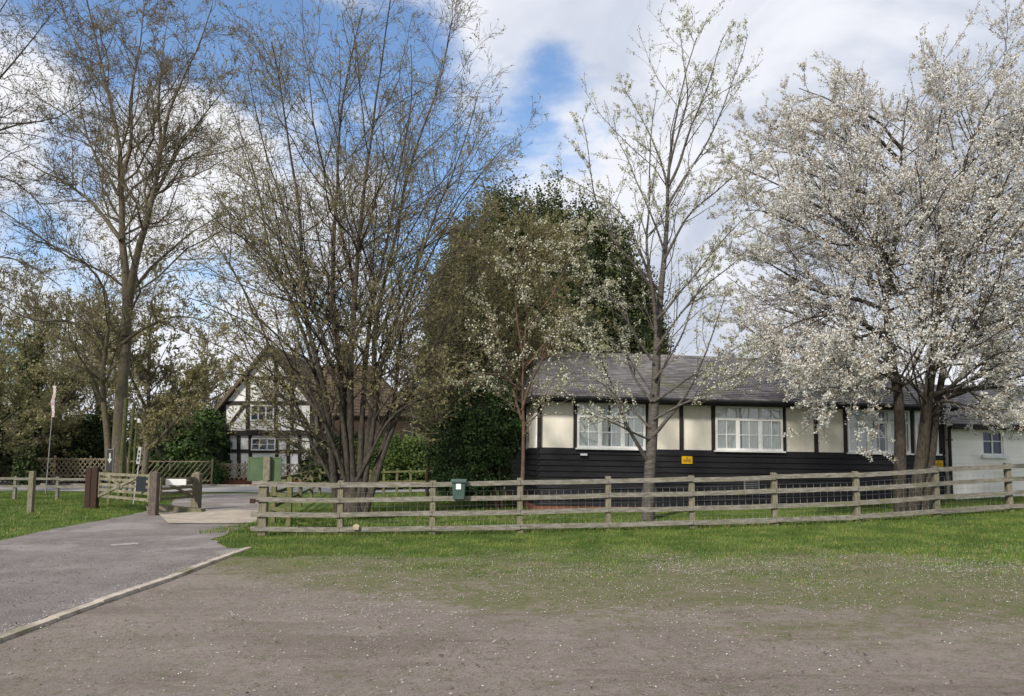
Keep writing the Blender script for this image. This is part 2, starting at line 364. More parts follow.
def asphalt(name, c1, c2, c3, dark):
    m = bpy.data.materials.new(name); m.use_nodes = True; t = m.node_tree; t.nodes.clear()
    out = N(t, 'ShaderNodeOutputMaterial'); p = N(t, 'ShaderNodeBsdfPrincipled'); p.inputs['Roughness'].default_value = .9; p.inputs['Specular IOR Level'].default_value = .2
    vec = N(t, 'ShaderNodeTexCoord').outputs['Object']
    c = mixrgb(t, maprange(t, noise_(t, vec, .9, 8, .75), .38, .62), c1, c2)
    c = mixrgb(t, maprange(t, noise_(t, vec, 70, 3, .8), .4, .7), c, c3)
    c = mixrgb(t, maprange(t, noise_(t, vec, 4, 10, .85), .54, .66, 0, .8), c, dark)
    c = mixrgb(t, maprange(t, noise_(t, vec, .45, 3, .5), .55, .62, 0, .45), c, c3)
    c = mixrgb(t, maprange(t, noise_(t, vec, 22, 6, .9), .56, .66, 0, .7), c, dark)
    t.links.new(c, p.inputs['Base Color'])
    b = N(t, 'ShaderNodeBump'); b.inputs['Distance'].default_value = .03; t.links.new(noise_(t, vec, 70, 4, .8), b.inputs['Height'])
    t.links.new(b.outputs[0], p.inputs['Normal']); t.links.new(p.outputs[0], out.inputs[0]); return m
M['asphalt'] = asphalt('old_asphalt', (.15, .128, .118), (.245, .215, .20), (.40, .37, .36), (.08, .068, .066))
M['road'] = asphalt('grey_road', (.30, .29, .29), (.36, .35, .35), (.40, .39, .38), (.22, .21, .21))
# the drive: a polygon sheet cut into small cells so that it follows the ground
from mathutils.geometry import tessellate_polygon
def sheet(name, poly, dz, m, step=.5):
    import bmesh
    bm = bmesh.new(); vs = [bm.verts.new((x, y, 0)) for x, y in poly]; bm.faces.new(vs)
    xs = [p[0] for p in poly]; ys = [p[1] for p in poly]
    for ax, lo, hi in ((0, min(xs), max(xs)), (1, min(ys), max(ys))):
        k = lo + step
        while k < hi:
            co = [0, 0, 0]; no = [0, 0, 0]; co[ax] = k; no[ax] = 1
            bmesh.ops.bisect_plane(bm, geom=bm.verts[:] + bm.edges[:] + bm.faces[:], plane_co=co, plane_no=no); k += step
    bmesh.ops.triangulate(bm, faces=bm.faces[:])
    for v in bm.verts: v.co.z = Hs(v.co.x, v.co.y) + dz
    bmesh.ops.recalc_face_normals(bm, faces=bm.faces[:])
    me = bpy.data.meshes.new(name); bm.to_mesh(me); bm.free()
    if me.polygons and me.polygons[0].normal.z < 0: me.flip_normals()
    me.materials.append(m); o = bpy.data.objects.new(name, me); COL.objects.link(o); tag(o, kind='structure'); return o
def ragged(poly, amp=.07, step=.35, seed=3):
    rg = random.Random(seed); o = []
    for i in range(len(poly)):
        a, b = Vector(poly[i]), Vector(poly[(i + 1) % len(poly)]); n = max(1, int((b - a).length / step))
        for k in range(n):
            q = a.lerp(b, k / n); o.append((q.x + rg.uniform(-amp, amp), q.y + rg.uniform(-amp, amp)))
    return o
sheet('drive', ragged(ROAD), .012, M['asphalt'])
pub = []
for x in range(-70, 71, 5): pub.append((x, 35.5 + .012 * x))
for x in range(70, -71, -5): pub.append((x, 41.6 + .012 * x))
sheet('public_road', pub, .02, M['road'], 2.5)
sl_ = [G(158, 514.5), G(175, 510.5), G(259, 511), G(256, 523.5), G(168, 524)]
sheet('concrete_apron', [(p.x, p.y) for p in sl_], .03, M['concrete'])
# faded white road mark on the drive
pm = [G(110, 545.2), G(137, 543.4), G(139, 545), G(112, 546.8)]
sheet('road_marking', [(p.x, p.y) for p in pm], .018, mat('worn_paint', (.38, .36, .34), (.22, .205, .20), 9))
# kerb edging
kb = MB(); n = 16; rg = random.Random(5)
for i in range(n):
    a = kerb_a.lerp(kerb_b, i / n); b = kerb_a.lerp(kerb_b, (i + 1) / n - .0012)
    az, bz = Hs(a.x, a.y) - .015 + rg.uniform(-.006, .006), Hs(b.x, b.y) - .015 + rg.uniform(-.006, .006)
    jx = rg.uniform(-.008, .008); kb.bar((a.x + jx, a.y, az), (b.x + jx, b.y, bz), .11, .11)
tag(kb.build('kerb', M['kerb']), kind='structure')
# low kerb line of the public road
k2 = MB()
for x in range(-40, 40, 4): k2.bar((x, 41.8 + .012 * x, Hs(x, 41.8) + .05), (x + 3.97, 41.85 + .012 * x, Hs(x + 4, 41.8) + .05), .15, .14)
tag(k2.build('road_kerb', M['kerb']), kind='structure')

# ---------------------------------------------------------------- grass, petals, stones
RS = np.random.RandomState
def blades(name, n, region, hrange, wrange, m, seed, dens=None):
    rs = RS(seed); x = rs.uniform(region[0], region[1], n); y = region[2] + (region[3] - region[2]) * rs.rand(n) ** region[4] if len(region) > 4 else rs.uniform(region[2], region[3], n)
    k = dens(x, y, rs) if dens else np.ones(n, bool); x, y = x[k], y[k]; n = len(x)
    z = H(x, y) - .005
    h = rs.uniform(*hrange, n); w = rs.uniform(*wrange, n); a = rs.uniform(0, 2 * np.pi, n)
    patch = .45 + 1.1 * vnoise(x, y, 1.6, 17) ** 1.3 * 1.3; h *= patch
    if name == 'grass': h = h * (.3 + .7 * np.clip(grassy(x, y) - .2, 0, .8) / .8)
    lean = rs.uniform(0, .8, n) * h; la = rs.uniform(0, 2 * np.pi, n)
    dx, dy = np.cos(a) * w / 2, np.sin(a) * w / 2
    v = np.stack([np.stack([x - dx, y - dy, z], -1), np.stack([x + dx, y + dy, z], -1),
                  np.stack([x + np.cos(la) * lean, y + np.sin(la) * lean, z + h], -1)], 1).reshape(-1, 3)
    o = mesh_np(name, v, np.arange(3 * n).reshape(-1, 3), m); tag(o, kind='stuff'); return o
RP = ROAD
def dens_fence(x, y, rs):
    g = grassy(x, y) + (vnoise(x, y, 4.5, 8) - .5) * .9
    k = (rs.rand(len(x)) < np.clip((g - .12) * 1.25, 0, 1) ** 2.0) & ~inpoly(x, y, RP) & (y > 7)
    # building footprint
    k &= ~((x > .3) & (y > 21.15 + .1 * x))
    return k
g1 = blades('grass', 560000, (-7.5, 15, 7.5, 24, 1.0), (.025, .058), (.007, .016), M['grass'], 1, dens_fence)
tag(g1, 'short green lawn grass around the post and rail fence', 'grass')
g1b = blades('long_grass', 30000, (-5.6, 14, 15.6, 19.2, 1.0), (.08, .15), (.008, .016), M['grass'], 7,
             lambda x, y, rs: (np.abs(y - np.interp(x, [p.x for p in FP], [p.y for p in FP])) < .22) & ~inpoly(x, y, RP))
tag(g1b, 'longer tufts of grass along the foot of the fence', 'grass')
LV = [(p.x, p.y) for p in rl]
g2 = blades('verge_grass', 160000, (-24, -7, 10, 36, .8), (.03, .08), (.010, .024), M['grass'], 2,
            lambda x, y, rs: inpoly(x, y, LV + [(-9.6, 34), (-60, 34), (-60, 5)]) & ~inpoly(x, y, RP))
tag(g2, 'green grass verge left of the drive by the gate', 'grass')
g3 = blades('lawn_grass', 60000, (-7, 2, 17, 34, 1.0), (.04, .11), (.015, .03), M['grass'], 3, lambda x, y, rs: (x > -7 + (y - 17) * .12) & ((y < 21) | (x < .4)))
tag(g3, 'lawn grass under the multi stemmed tree', 'grass')

def flakes(name, x, y, size, m, seed, lift=.006):
    rs = RS(seed); n = len(x); z = H(x, y) + lift; a = rs.uniform(0, 2 * np.pi, n); s = rs.uniform(*size, n)
    ti = rs.uniform(-.35, .35, (n, 2))
    c, sn = np.cos(a) * s, np.sin(a) * s
    pts = [(c, sn), (-sn * .7, c * .7), (-c, -sn), (sn * .7, -c * .7)]
    v = np.stack([np.stack([x + dx, y + dy, z + dx * ti[:, 0] + dy * ti[:, 1] + .3 * s], -1) for dx, dy in pts], 1).reshape(-1, 3)
    o = mesh_np(name, v, np.arange(4 * n).reshape(-1, 4), m); tag(o, kind='stuff'); return o
rs = RS(11); n = 150000
x = rs.uniform(-14, 12, n); y = 3.6 + 11.5 * rs.rand(n) ** 1.0
band = np.exp(-((y - (11.2 - .22 * (x - 3))) / .7) ** 2) * (x > 2)
p_ = .10 + .16 * np.clip((y - 6) / 4, 0, 1) * (x > -3) + .75 * band + .2 * (x > 0) * np.clip((y - 7) / 3, 0, 1)
p_ *= np.clip((vnoise(x, y * 1.5, 1.4, 31) - .3) * 3.2, .08, 2.2)
p_ *= 1.25 * np.clip((14.3 - y) / 2, 0, 1) * (.55 + .45 * (x > -3)) * (.45 + .55 * np.clip((y - 5.5) / 3, 0, 1))
k = rs.rand(n) < p_; x, y = x[k], y[k]
rk = RS(77); nk = 1500; tk = rk.rand(nk) ** .8; kx = kerb_a.x + (kerb_b.x - kerb_a.x) * tk; ky = kerb_a.y + (kerb_b.y - kerb_a.y) * tk
x = np.r_[x, kx - np.abs(rk.normal(size=nk)) * .16 - .07]; y = np.r_[y, ky + rk.normal(size=nk) * .05]
o = flakes('fallen_petals', x, y, (.004, .009), M['petal'], 12, .016); tag(o, 'white petals scattered over the gravel', 'petals')
n = 7000; rs = RS(19); x = rs.uniform(-12, 11, n); y = 3.6 + 12 * rs.rand(n)
k = rs.rand(n) < (.15 + .85 * (np.sin(x * 2.7 + np.sin(y * 3)) * np.sin(y * 1.9 + x) > .15)); x, y = x[k], y[k]
o = flakes('dead_leaves', x, y, (.008, .02), leafmat('dead_leaf', (.035, .025, .018), (.13, .09, .055), transl=0), 20, .014); tag(o, 'small dark dead leaves and crumbs over the gravel', 'leaf litter')
n = 120000; rs = RS(13); x = rs.uniform(-12, 11, n); y = 3.4 + 9.5 * rs.rand(n) ** 1.4
k = (rs.rand(n) < np.clip((vnoise(x, y * 1.4, .9, 41) - .3) * 2.6, .1, 1)) & (grassy(x, y) < .75); x, y = x[k], y[k]
def stones(x, y, seed):
    rs = RS(seed); n = len(x); z = H(x, y) + .004 + .011 * inpoly(x, y, ROAD); s = rs.uniform(.003, .010, n) * (1 + 1.2 * (rs.rand(n) > .96))
    ang = rs.uniform(0, 6.28, n)
    base = np.array([(1, 0, 0), (.1, .9, 0), (-.9, .1, 0), (-.1, -1, 0), (.1, .1, .7)])
    c, sn = np.cos(ang)[:, None], np.sin(ang)[:, None]
    vx = base[:, 0] * c - base[:, 1] * sn; vy = base[:, 0] * sn + base[:, 1] * c
    v = np.stack([x[:, None] + vx * s[:, None], y[:, None] + vy * s[:, None], z[:, None] + base[None, :, 2] * s[:, None] + 0 * vx], -1).reshape(-1, 3)
    b = np.arange(n)[:, None, None] * 5; f = (b + np.array([(0, 1, 4), (1, 2, 4), (2, 3, 4), (3, 0, 4)])[None]).reshape(-1, 3)
    return mesh_np('gravel', v, f, M['pebble'])
o = stones(x, y, 14); tag(o, 'small loose gravel stones over the parking area', 'gravel', kind='stuff')

# ---------------------------------------------------------------- trees
def unit(a): return a / (np.linalg.norm(a, axis=-1, keepdims=True) + 1e-9)
def tubes(batches, sides):
    V, F, base = [], [], 0
    for P, Rr in batches:
        m, n = P.shape[:2]
        T = np.empty_like(P); T[:, 1:-1] = P[:, 2:] - P[:, :-2]; T[:, 0] = P[:, 1] - P[:, 0]; T[:, -1] = P[:, -1] - P[:, -2]; T = unit(T)
        ref = np.zeros_like(T); ref[..., 0] = 1; sw = np.abs(T[..., 0]) > .9; ref[sw] = (0, 1, 0)
        # one reference per branch keeps the tube from twisting
        r0 = np.repeat(ref[:, :1], n, 1)
        U = unit(np.cross(T, r0)); Vv = np.cross(T, U); k = sides
        a = np.arange(k) * 2 * np.pi / k
        ring = P[:, :, None] + (U[:, :, None] * np.cos(a)[None, None, :, None] + Vv[:, :, None] * np.sin(a)[None, None, :, None]) * Rr[:, :, None, None]
        V.append(ring.reshape(-1, 3))
        i = (np.arange(m)[:, None, None] * n + np.arange(n - 1)[None, :, None]) * k
        j = np.arange(k)[None, None]; j2 = (j + 1) % k
        F.append((base + np.stack([i + j, i + j2, i + k + j2, i + k + j], -1)).reshape(-1, 4)); base += m * n * k
    return np.concatenate(V), np.concatenate(F)
def resample(pts, n):
    pts = np.array(pts, float); d = np.r_[0, np.cumsum(np.linalg.norm(np.diff(pts, axis=0), axis=1))]
    # smooth through the control points
    s = np.linspace(0, d[-1], n); out = np.stack([np.interp(s, d, pts[:, i]) for i in range(3)], -1)
    for _ in range(2): out[1:-1] = .25 * out[:-2] + .5 * out[1:-1] + .25 * out[2:]
    return out
def spawn(rs, P, Rr, per, t0, ratio, ang, up, wig, npts, minlen=.15, rfac=.55, maxr=1., taper=.3, outw=None, droop=0., tpow=1.):
    m, n = P.shape[:2]; L = np.linalg.norm(np.diff(P, axis=1), axis=2).sum(1)
    cnt = np.maximum(1, (per * (L / (L.mean() + 1e-9)) ** .7 + rs.rand(m)).astype(int)); idx = np.repeat(np.arange(m), cnt); c = len(idx)
    t = t0 + (1 - t0) * rs.rand(c) ** tpow; ft = t * (n - 1.001); i = ft.astype(int); fr = (ft - i)[:, None]
    p0 = P[idx, i] * (1 - fr) + P[idx, i + 1] * fr; r0 = Rr[idx, i] * (1 - fr[:, 0]) + Rr[idx, i + 1] * fr[:, 0]
    T = unit(P[idx, i + 1] - P[idx, i]); rn = rs.normal(size=(c, 3)); perp = unit(rn - (rn * T).sum(1, keepdims=True) * T)
    if outw is not None:
        o = p0 - np.array(outw); o[:, 2] *= .25; perp = unit(perp + .5 * unit(o)); perp = unit(perp - (perp * T).sum(1, keepdims=True) * T)
    a = np.radians(rs.uniform(*ang, c))[:, None]; D = unit(T * np.cos(a) + perp * np.sin(a) + np.array([0, 0, up * .5]))
    ln = np.maximum(minlen, L[idx] * ratio * (1.1 - .65 * t) * rs.uniform(.6, 1.25, c)); st = (ln / (npts - 1))[:, None]
    Q = np.empty((c, npts, 3)); Q[:, 0] = p0
    for k in range(1, npts):
        Q[:, k] = Q[:, k - 1] + D * st; D = unit(D + rs.normal(size=(c, 3)) * wig + np.array([0, 0, up * .22 - droop * k / npts]))
    rb = np.minimum(np.minimum(r0 * rfac, ln * .016 + .003), maxr)
    return Q, rb[:, None] * np.linspace(1, taper, npts)[None]
def quads(P, size, rs, asp=.75, k=1, spread=0., droop=False):
    P = np.repeat(P, k, 0)
    if spread: P = P + rs.normal(size=P.shape) * spread
    n = len(P); u = unit(rs.normal(size=(n, 3))); w = unit(np.cross(u, rs.normal(size=(n, 3)))); s = rs.uniform(size[0], size[1], (n, 1))
    v = np.stack([P + u * s, P + w * s * asp, P - u * s * .8, P - w * s * asp], 1).reshape(-1, 3)
    return v, np.arange(4 * n).reshape(-1, 4)
def along(Q, rs, per, t0=.15):
    m, n = Q.shape[:2]; idx = np.repeat(np.arange(m), per); t = (t0 + (1 - t0) * rs.rand(len(idx))) * (n - 1.001); i = t.astype(int); fr = (t - i)[:, None]
    return Q[idx, i] * (1 - fr) + Q[idx, i + 1] * fr
def tree(name, label, cat, base, limbs, lv, bark, twig, seed, leaves=None, group=None, leafname='leaves', trunkname='trunk', minr=.0, extra=None):
    """limbs: (world points, base radius, tip radius); the first three (or ntrunk) stay in the trunk mesh with all the limbs"""
    rs = RS(seed); root = empty(name, base, label, cat, group); n0 = 16
    P = np.stack([resample(l[0], n0) for l in limbs]); Rr = np.stack([l[2] + (l[1] - l[2]) * (1 - np.linspace(0, 1, n0)) ** 1.45 for l in limbs])
    L = np.linalg.norm(P[:, -1] - P[:, 0], axis=1)[:, None, None]
    w = rs.normal(size=P.shape); w[:, 0] = 0
    for _ in range(2): w[:, 1:-1] = (w[:, :-2] + w[:, 1:-1] + w[:, 2:]) / 3
    P = P + w * L * .011
    levels = [(P, Rr)]; cx = np.array(base)
    for q in lv:
        q = dict(q); src = q.pop('src', -1)
        levels.append(spawn(rs, *levels[src], outw=cx, **q))
    v, f = tubes([levels[0]], 10)
    if len(levels) > 1 and levels[1][1][:, 0].max() > .012:
        v1, f1 = tubes([levels[1]], 5); f = np.concatenate([f, f1 + len(v)]); v = np.concatenate([v, v1])
    mesh_np(trunkname, v - np.array(base), f, bark, root, smooth=True)
    rest = levels[2:] if len(levels) > 2 else levels[1:]
    V, F, b = [], [], 0
    for Q, r in rest:
        r = np.maximum(r, minr); v, f = tubes([(Q, r)], 3); V.append(v); F.append(f + b); b += len(v)
    if V: mesh_np('crown', np.concatenate(V) - np.array(base), np.concatenate(F), twig, root)
    for lf in (leaves or ()):
        V, F, b = [], [], 0
        for li, per in lf['on']:
            Q = levels[li][0]; pts = along(Q, rs, per, lf.get('t0', .15))
            if 'keep' in lf: pts = pts[lf['keep'](pts, rs)]
            if len(pts) == 0: continue
            v, f = quads(pts, lf['size'], rs, lf.get('asp', .75), lf.get('k', 1), lf.get('spread', 0.)); V.append(v); F.append(f + b); b += len(v)
        if V: mesh_np(lf.get('name', leafname), np.concatenate(V) - np.array(base), np.concatenate(F), lf['mat'], root)
    return root
def pl(Y, pts, dy=0., r0=.1, r1=.02):
    """photo-traced limb: depth drifts by dy towards the tip"""
    n = len(pts) - 1
    return ([W(a, b, Y + dy * (i / n) ** 1.2) for i, (a, b) in enumerate(pts)], r0, r1)

# --- central multi-stemmed tree on the lawn
b2 = at(352, 19.8)
T2 = [(((338, 512), (334, 440), (322, 380), (311, 300), (303, 200), (290, 100), (282, 10)), -1.0, .13, .02),
      (((347, 512), (342, 430), (338, 350), (333, 250), (335, 150), (345, 60), (352, -20)), .6, .14, .02),
      (((355, 512), (352, 430), (352, 340), (360, 230), (369, 140), (378, 50), (388, -30)), -.4, .15, .02),
      (((362, 512), (366, 420), (371, 340), (384, 260), (403, 170), (423, 90), (440, 15)), 1.1, .13, .02),
      (((366, 512), (386, 440), (400, 400), (421, 355), (443, 310), (466, 262), (492, 225)), -1.2, .10, .015),
      (((342, 512), (322, 440), (298, 400), (280, 360), (266, 310), (240, 260), (210, 205)), .9, .10, .015),
      (((340, 500), (318, 450), (300, 408), (278, 385), (252, 372), (228, 362), (205, 372)), -1.5, .075, .012),
      (((368, 500), (388, 405), (397, 350), (412, 290), (437, 220), (462, 170), (494, 125)), .8, .10, .015),
      (((339, 500), (322, 400), (301, 320), (275, 245), (255, 165), (243, 85)), 1.6, .10, .015),
      (((348, 500), (336, 380), (316, 290), (292, 210), (265, 130), (258, 50)), -1.6, .10, .015),
      (((363, 500), (375, 390), (388, 320), (416, 240), (447, 150), (474, 75)), -1.8, .10, .015),
      (((354, 500), (350, 380), (356, 280), (340, 180), (318, 90), (312, 10)), 2.0, .11, .015),
      (((360, 500), (362, 400), (370, 300), (392, 200), (404, 110), (408, 20)), 2.2, .11, .015),
      (((350, 500), (330, 420), (296, 350), (255, 310), (225, 290), (195, 285)), -2.2, .08, .012),
      (((353, 514), (352, 492), (351, 470), (350, 440)), .2, .36, .10),
      (((356, 480), (386, 415), (428, 385), (474, 372)), -1.4, .075, .012),
      (((346, 480), (305, 445), (268, 425), (232, 424)), 1.2, .07, .012),
      (((358, 470), (398, 385), (440, 335), (488, 308)), 1.6, .085, .012)]
tree('multistem_tree', 'tall many stemmed tree with tiny olive buds on lawn behind the fence corner', 'tree', b2,
     [pl(19.8, [(352 + (a - 352) * (1 + .10 * (512 - b) / 512), b + (512 - b) * .055) for a, b in p], dy, r0 * .8, r1 * .8) for p, dy, r0, r1 in T2],
     [dict(per=18, t0=.20, ratio=.36, ang=(28, 68), up=.34, wig=.19, npts=8, rfac=.5, maxr=.032),
      dict(per=9, t0=.08, ratio=.44, ang=(28, 68), up=.25, wig=.25, npts=5, rfac=.55, maxr=.013),
      dict(per=6, t0=.10, ratio=.50, ang=(28, 70), up=.15, wig=.30, npts=4, rfac=.6, maxr=.007, minlen=.16),
      dict(src=1, per=10, t0=.05, ratio=.16, ang=(30, 70), up=.2, wig=.15, npts=4, rfac=.5, maxr=.008, minlen=.2)],
     M['bark_dark'], M['twig'], 21,
     [dict(on=((3, 3), (4, 3)), size=(.012, .030), mat=M['bud'], name='buds'),
      dict(on=((3, 4), (4, 3)), size=(.018, .040), mat=M['leaf_olive'], name='young_leaves', keep=lambda p, rs: rs.rand(len(p)) < np.clip((9.5 - p[:, 2]) / 7, .03, .85))], minr=.0038)

# --- tall pair-stemmed tree on the left
b1 = at(118, 30.5)
T1 = [(((119, 478), (120, 400), (124, 330), (124, 280), (122, 240), (118, 190), (120, 150), (112, 105), (101, 45), (94, 5)), .8, .29, .03),
      (((124, 335), (133, 270), (140, 238), (152, 200), (160, 150), (175, 90), (200, 50), (212, 10)), -1.2, .19, .02),
      (((152, 200), (178, 145), (210, 108), (235, 75)), .8, .09, .015),
      (((119, 190), (127, 150), (128, 105), (138, 50), (142, -10)), -1, .10, .015),
      (((109, 478), (105, 400), (104, 370), (108, 345), (108, 300), (98, 270), (86, 262), (60, 250), (25, 236)), -1.5, .16, .02),
      (((105, 362), (88, 330), (66, 320), (35, 322), (0, 302), (-30, 296)), -2, .10, .015),
      (((121, 240), (95, 205), (65, 182), (35, 166), (2, 148)), 1.4, .10, .015),
      (((124, 300), (150, 265), (182, 240), (208, 222), (235, 205)), 1.2, .09, .015),
      (((112, 100), (90, 70), (70, 30), (60, -5)), -1, .06, .012),
      (((118, 195), (98, 160), (80, 110), (72, 60)), 1.5, .07, .012),
      (((160, 150), (158, 100), (165, 50), (170, 5)), 1.5, .07, .012),
      (((121, 345), (148, 325), (175, 315), (205, 320), (228, 335)), -1.5, .08, .012)]
tree('bare_tree', 'tall bare tree with two forking main stems behind the wooden gate', 'tree', b1,
     [pl(30.5, p, dy, r0, r1) for p, dy, r0, r1 in T1],
     [dict(per=17, t0=.25, ratio=.38, ang=(30, 72), up=.28, wig=.24, npts=9, rfac=.5, maxr=.05),
      dict(per=11, t0=.12, ratio=.44, ang=(28, 70), up=.2, wig=.30, npts=6, rfac=.55, maxr=.02),
      dict(per=7, t0=.15, ratio=.45, ang=(25, 65), up=.12, wig=.32, npts=4, rfac=.6, maxr=.012, minlen=.25)],
     M['bark'], M['twig'], 22,
     [dict(on=((3, 2),), size=(.02, .045), mat=M['bud2'], name='buds'),
      dict(on=((3, 5),), size=(.03, .06), mat=M['leaf_olive'], name='young_leaves', keep=lambda p, rs: rs.rand(len(p)) < np.clip((8.5 - p[:, 2]) / 5, .0, .95))], minr=.0065)

# --- tree whose trunk stands outside the left edge
b0 = at(-105, 23)
T0 = [(((-105, 505), (-103, 400), (-98, 300), (-92, 200), (-85, 90), (-80, -30)), 0, .26, .04),
      (((-98, 300), (-45, 170), (0, 124), (32, 128), (60, 122), (88, 96)), .8, .10, .012),
      (((-92, 220), (-45, 130), (-8, 88), (12, 62), (38, 36), (50, 5)), -.8, .09, .012),
      (((-98, 320), (-50, 200), (0, 168), (30, 190), (52, 222)), 1.2, .08, .012),
      (((-90, 160), (-50, 70), (-10, 25), (15, -10)), 0, .08, .012),
      (((-100, 350), (-55, 280), (-10, 255), (30, 262), (58, 285)), -1, .07, .012)]
tree('overhanging_tree', 'dark bare branches reaching in from beyond the left edge', 'tree', b0,
     [pl(23, p, dy, r0, r1) for p, dy, r0, r1 in T0],
     [dict(per=20, t0=.3, ratio=.38, ang=(30, 75), up=.1, wig=.24, npts=8, rfac=.5, maxr=.03),
      dict(per=10, t0=.15, ratio=.42, ang=(30, 70), up=.12, wig=.3, npts=6, rfac=.55, maxr=.014),
      dict(per=6, t0=.15, ratio=.45, ang=(25, 60), up=.1, wig=.2, npts=4, rfac=.6, maxr=.008, minlen=.2)],
     M['bark_dark'], M['twig_dark'], 23, [dict(on=((3, 2),), size=(.015, .035), mat=M['bud2'], name='buds')], minr=.0045)

# --- slim cherry in front of the long building
b3 = at(648, 18.6)
T3 = [(((648, 520), (650, 470), (651, 430), (653, 370), (657, 300), (664, 250), (668, 195), (672, 150), (680, 112), (696, 38)), .4, .165, .012),
      (((656, 330), (650, 257), (649, 180), (655, 120), (657, 88)), -.6, .05, .008),
      (((668, 195), (662, 160), (645, 122), (624, 88)), .8, .035, .008),
      (((669, 185), (690, 130), (709, 80), (728, 28)), -.8, .04, .008),
      (((668, 205), (700, 155), (725, 110), (747, 40)), .9, .035, .008),
      (((663, 262), (692, 210), (731, 178), (762, 148)), -1.2, .04, .008),
      (((657, 300), (623, 210), (590, 188), (556, 172)), 1.2, .04, .008),
      (((654, 290), (612, 240), (596, 195), (581, 116)), -1, .04, .008),
      (((664, 250), (642, 190), (622, 150), (614, 118)), 1.4, .03, .006),
      (((671, 160), (690, 95), (679, 30)), -.6, .03, .006),
      (((647, 460), (631, 436), (613, 392), (596, 352), (585, 320)), -1.1, .055, .008),
      (((650, 428), (632, 410), (612, 396), (585, 388)), .6, .03, .006),
      (((653, 436), (681, 402), (699, 370), (714, 332), (728, 290)), -1.1, .05, .008),
      (((653, 402), (692, 376), (739, 346), (775, 330)), .8, .035, .007),
      (((652, 402), (634, 377), (620, 340), (606, 290)), 1.2, .04, .007),
      (((655, 350), (690, 300), (730, 265), (760, 235)), 1.2, .035, .007),
      (((652, 360), (615, 300), (575, 270), (545, 262)), -1.2, .035, .007),
      (((653, 420), (700, 395), (735, 375), (765, 355)), -1.6, .035, .007),
      (((656, 320), (700, 270), (735, 225), (770, 200)), -1.4, .035, .007),
      (((659, 290), (625, 255), (600, 235), (570, 225)), -.8, .03, .007),
      (((654, 380), (680, 340), (695, 300), (715, 255)), .5, .035, .007),
      (((652, 440), (610, 420), (580, 410), (560, 385)), -1.6, .03, .007),
      (((653, 395), (622, 350), (590, 330), (565, 335)), 1.4, .03, .007)]
bl3 = dict(size=(.014, .032), mat=M['blossom2'], name='blossom', k=3, spread=.03)
tree('slim_cherry_tree', 'slender cherry with sparse pale blossom in front of the middle windows', 'tree', b3,
     [pl(18.6, p, dy, r0, r1) for p, dy, r0, r1 in T3],
     [dict(per=10, t0=.22, ratio=.34, ang=(25, 55), up=.28, wig=.14, npts=6, rfac=.5, maxr=.016),
      dict(per=5, t0=.15, ratio=.35, ang=(25, 55), up=.3, wig=.12, npts=4, rfac=.6, maxr=.007, minlen=.12)],
     M['bark_plum'], M['twig_dark'], 24, [dict(on=((0, 45), (1, 10), (2, 5)), t0=.35, **bl3)], minr=.0035)

# --- large cherry on the right, dense blossom
b4 = at(915, 18.9)
T4 = [(((901, 512), (901, 440), (894, 400), (890, 345), (893, 300), (896, 250), (900, 190), (904, 130), (910, 95)), .6, .17, .02),
      (((912, 512), (918, 440), (923, 400), (930, 360), (938, 308), (947, 255), (966, 180), (985, 115), (998, 75)), -.8, .17, .02),
      (((925, 512), (928, 450), (934, 400), (950, 335), (975, 260), (1005, 175), (1035, 110)), 1.0, .12, .02),
      (((895, 350), (870, 326), (842, 312), (802, 320), (755, 345)), -1.4, .07, .01),
      (((893, 312), (858, 300), (812, 290), (770, 262), (730, 252)), .9, .07, .01),
      (((895, 262), (852, 230), (805, 200), (760, 172), (732, 168)), -.8, .065, .01),
      (((899, 205), (862, 155), (825, 125), (782, 108)), 1.2, .06, .01),
      (((903, 150), (880, 122), (850, 108), (825, 105)), -.6, .05, .01),
      (((950, 340), (992, 322), (1045, 310), (1090, 320)), -1.4, .07, .01),
      (((958, 300), (1010, 260), (1065, 222)), -1.8, .06, .01),
      (((898, 380), (862, 362), (815, 358), (768, 362)), -1.6, .06, .01),
      (((930, 395), (970, 390), (1015, 385), (1060, 392)), -1.8, .06, .01),
      (((945, 262), (930, 190), (938, 135), (945, 90)), -1.6, .06, .01),
      (((968, 190), (1010, 140), (1050, 100)), 1.4, .06, .01),
      (((893, 290), (868, 225), (850, 170), (845, 118)), -2, .06, .01),
      (((941, 300), (985, 235), (1000, 160), (992, 95)), -2, .06, .01),
      (((926, 400), (905, 375), (870, 370), (835, 352)), 2, .05, .01),
      (((896, 372), (850, 345), (800, 348), (745, 362)), 1.6, .05, .01),
      (((898, 240), (840, 250), (780, 215), (745, 205)), -2.2, .055, .01),
      (((898, 225), (845, 175), (790, 150), (748, 150)), .4, .05, .01), (((893, 330), (835, 345), (780, 350), (735, 320)), .3, .05, .01),
      (((900, 160), (860, 120), (825, 95), (800, 90)), -.4, .05, .01), (((940, 400), (985, 385), (1020, 375), (1070, 360)), .8, .05, .01), (((926, 405), (950, 402), (985, 410), (1022, 408)), -2.2, .04, .01), (((900, 392), (875, 385), (845, 388), (815, 385)), -2.8, .04, .01),
      (((932, 350), (915, 280), (925, 220), (915, 160)), -2.4, .055, .01),
      (((926, 400), (960, 380), (1000, 350), (1050, 352)), -2.6, .055, .01),
            (((903, 330), (850, 260), (815, 240), (775, 235)), 2.4, .055, .01),
      (((903, 385), (880, 372), (850, 368), (822, 370)), -3.0, .045, .01),
      (((955, 330), (1000, 280), (1030, 200), (1045, 130)), 2.2, .05, .01),
      (((893, 270), (850, 190), (800, 150), (765, 140)), 1.8, .05, .01),
      (((922, 346), (923, 318), (923, 292)), 0, .055, .05)]
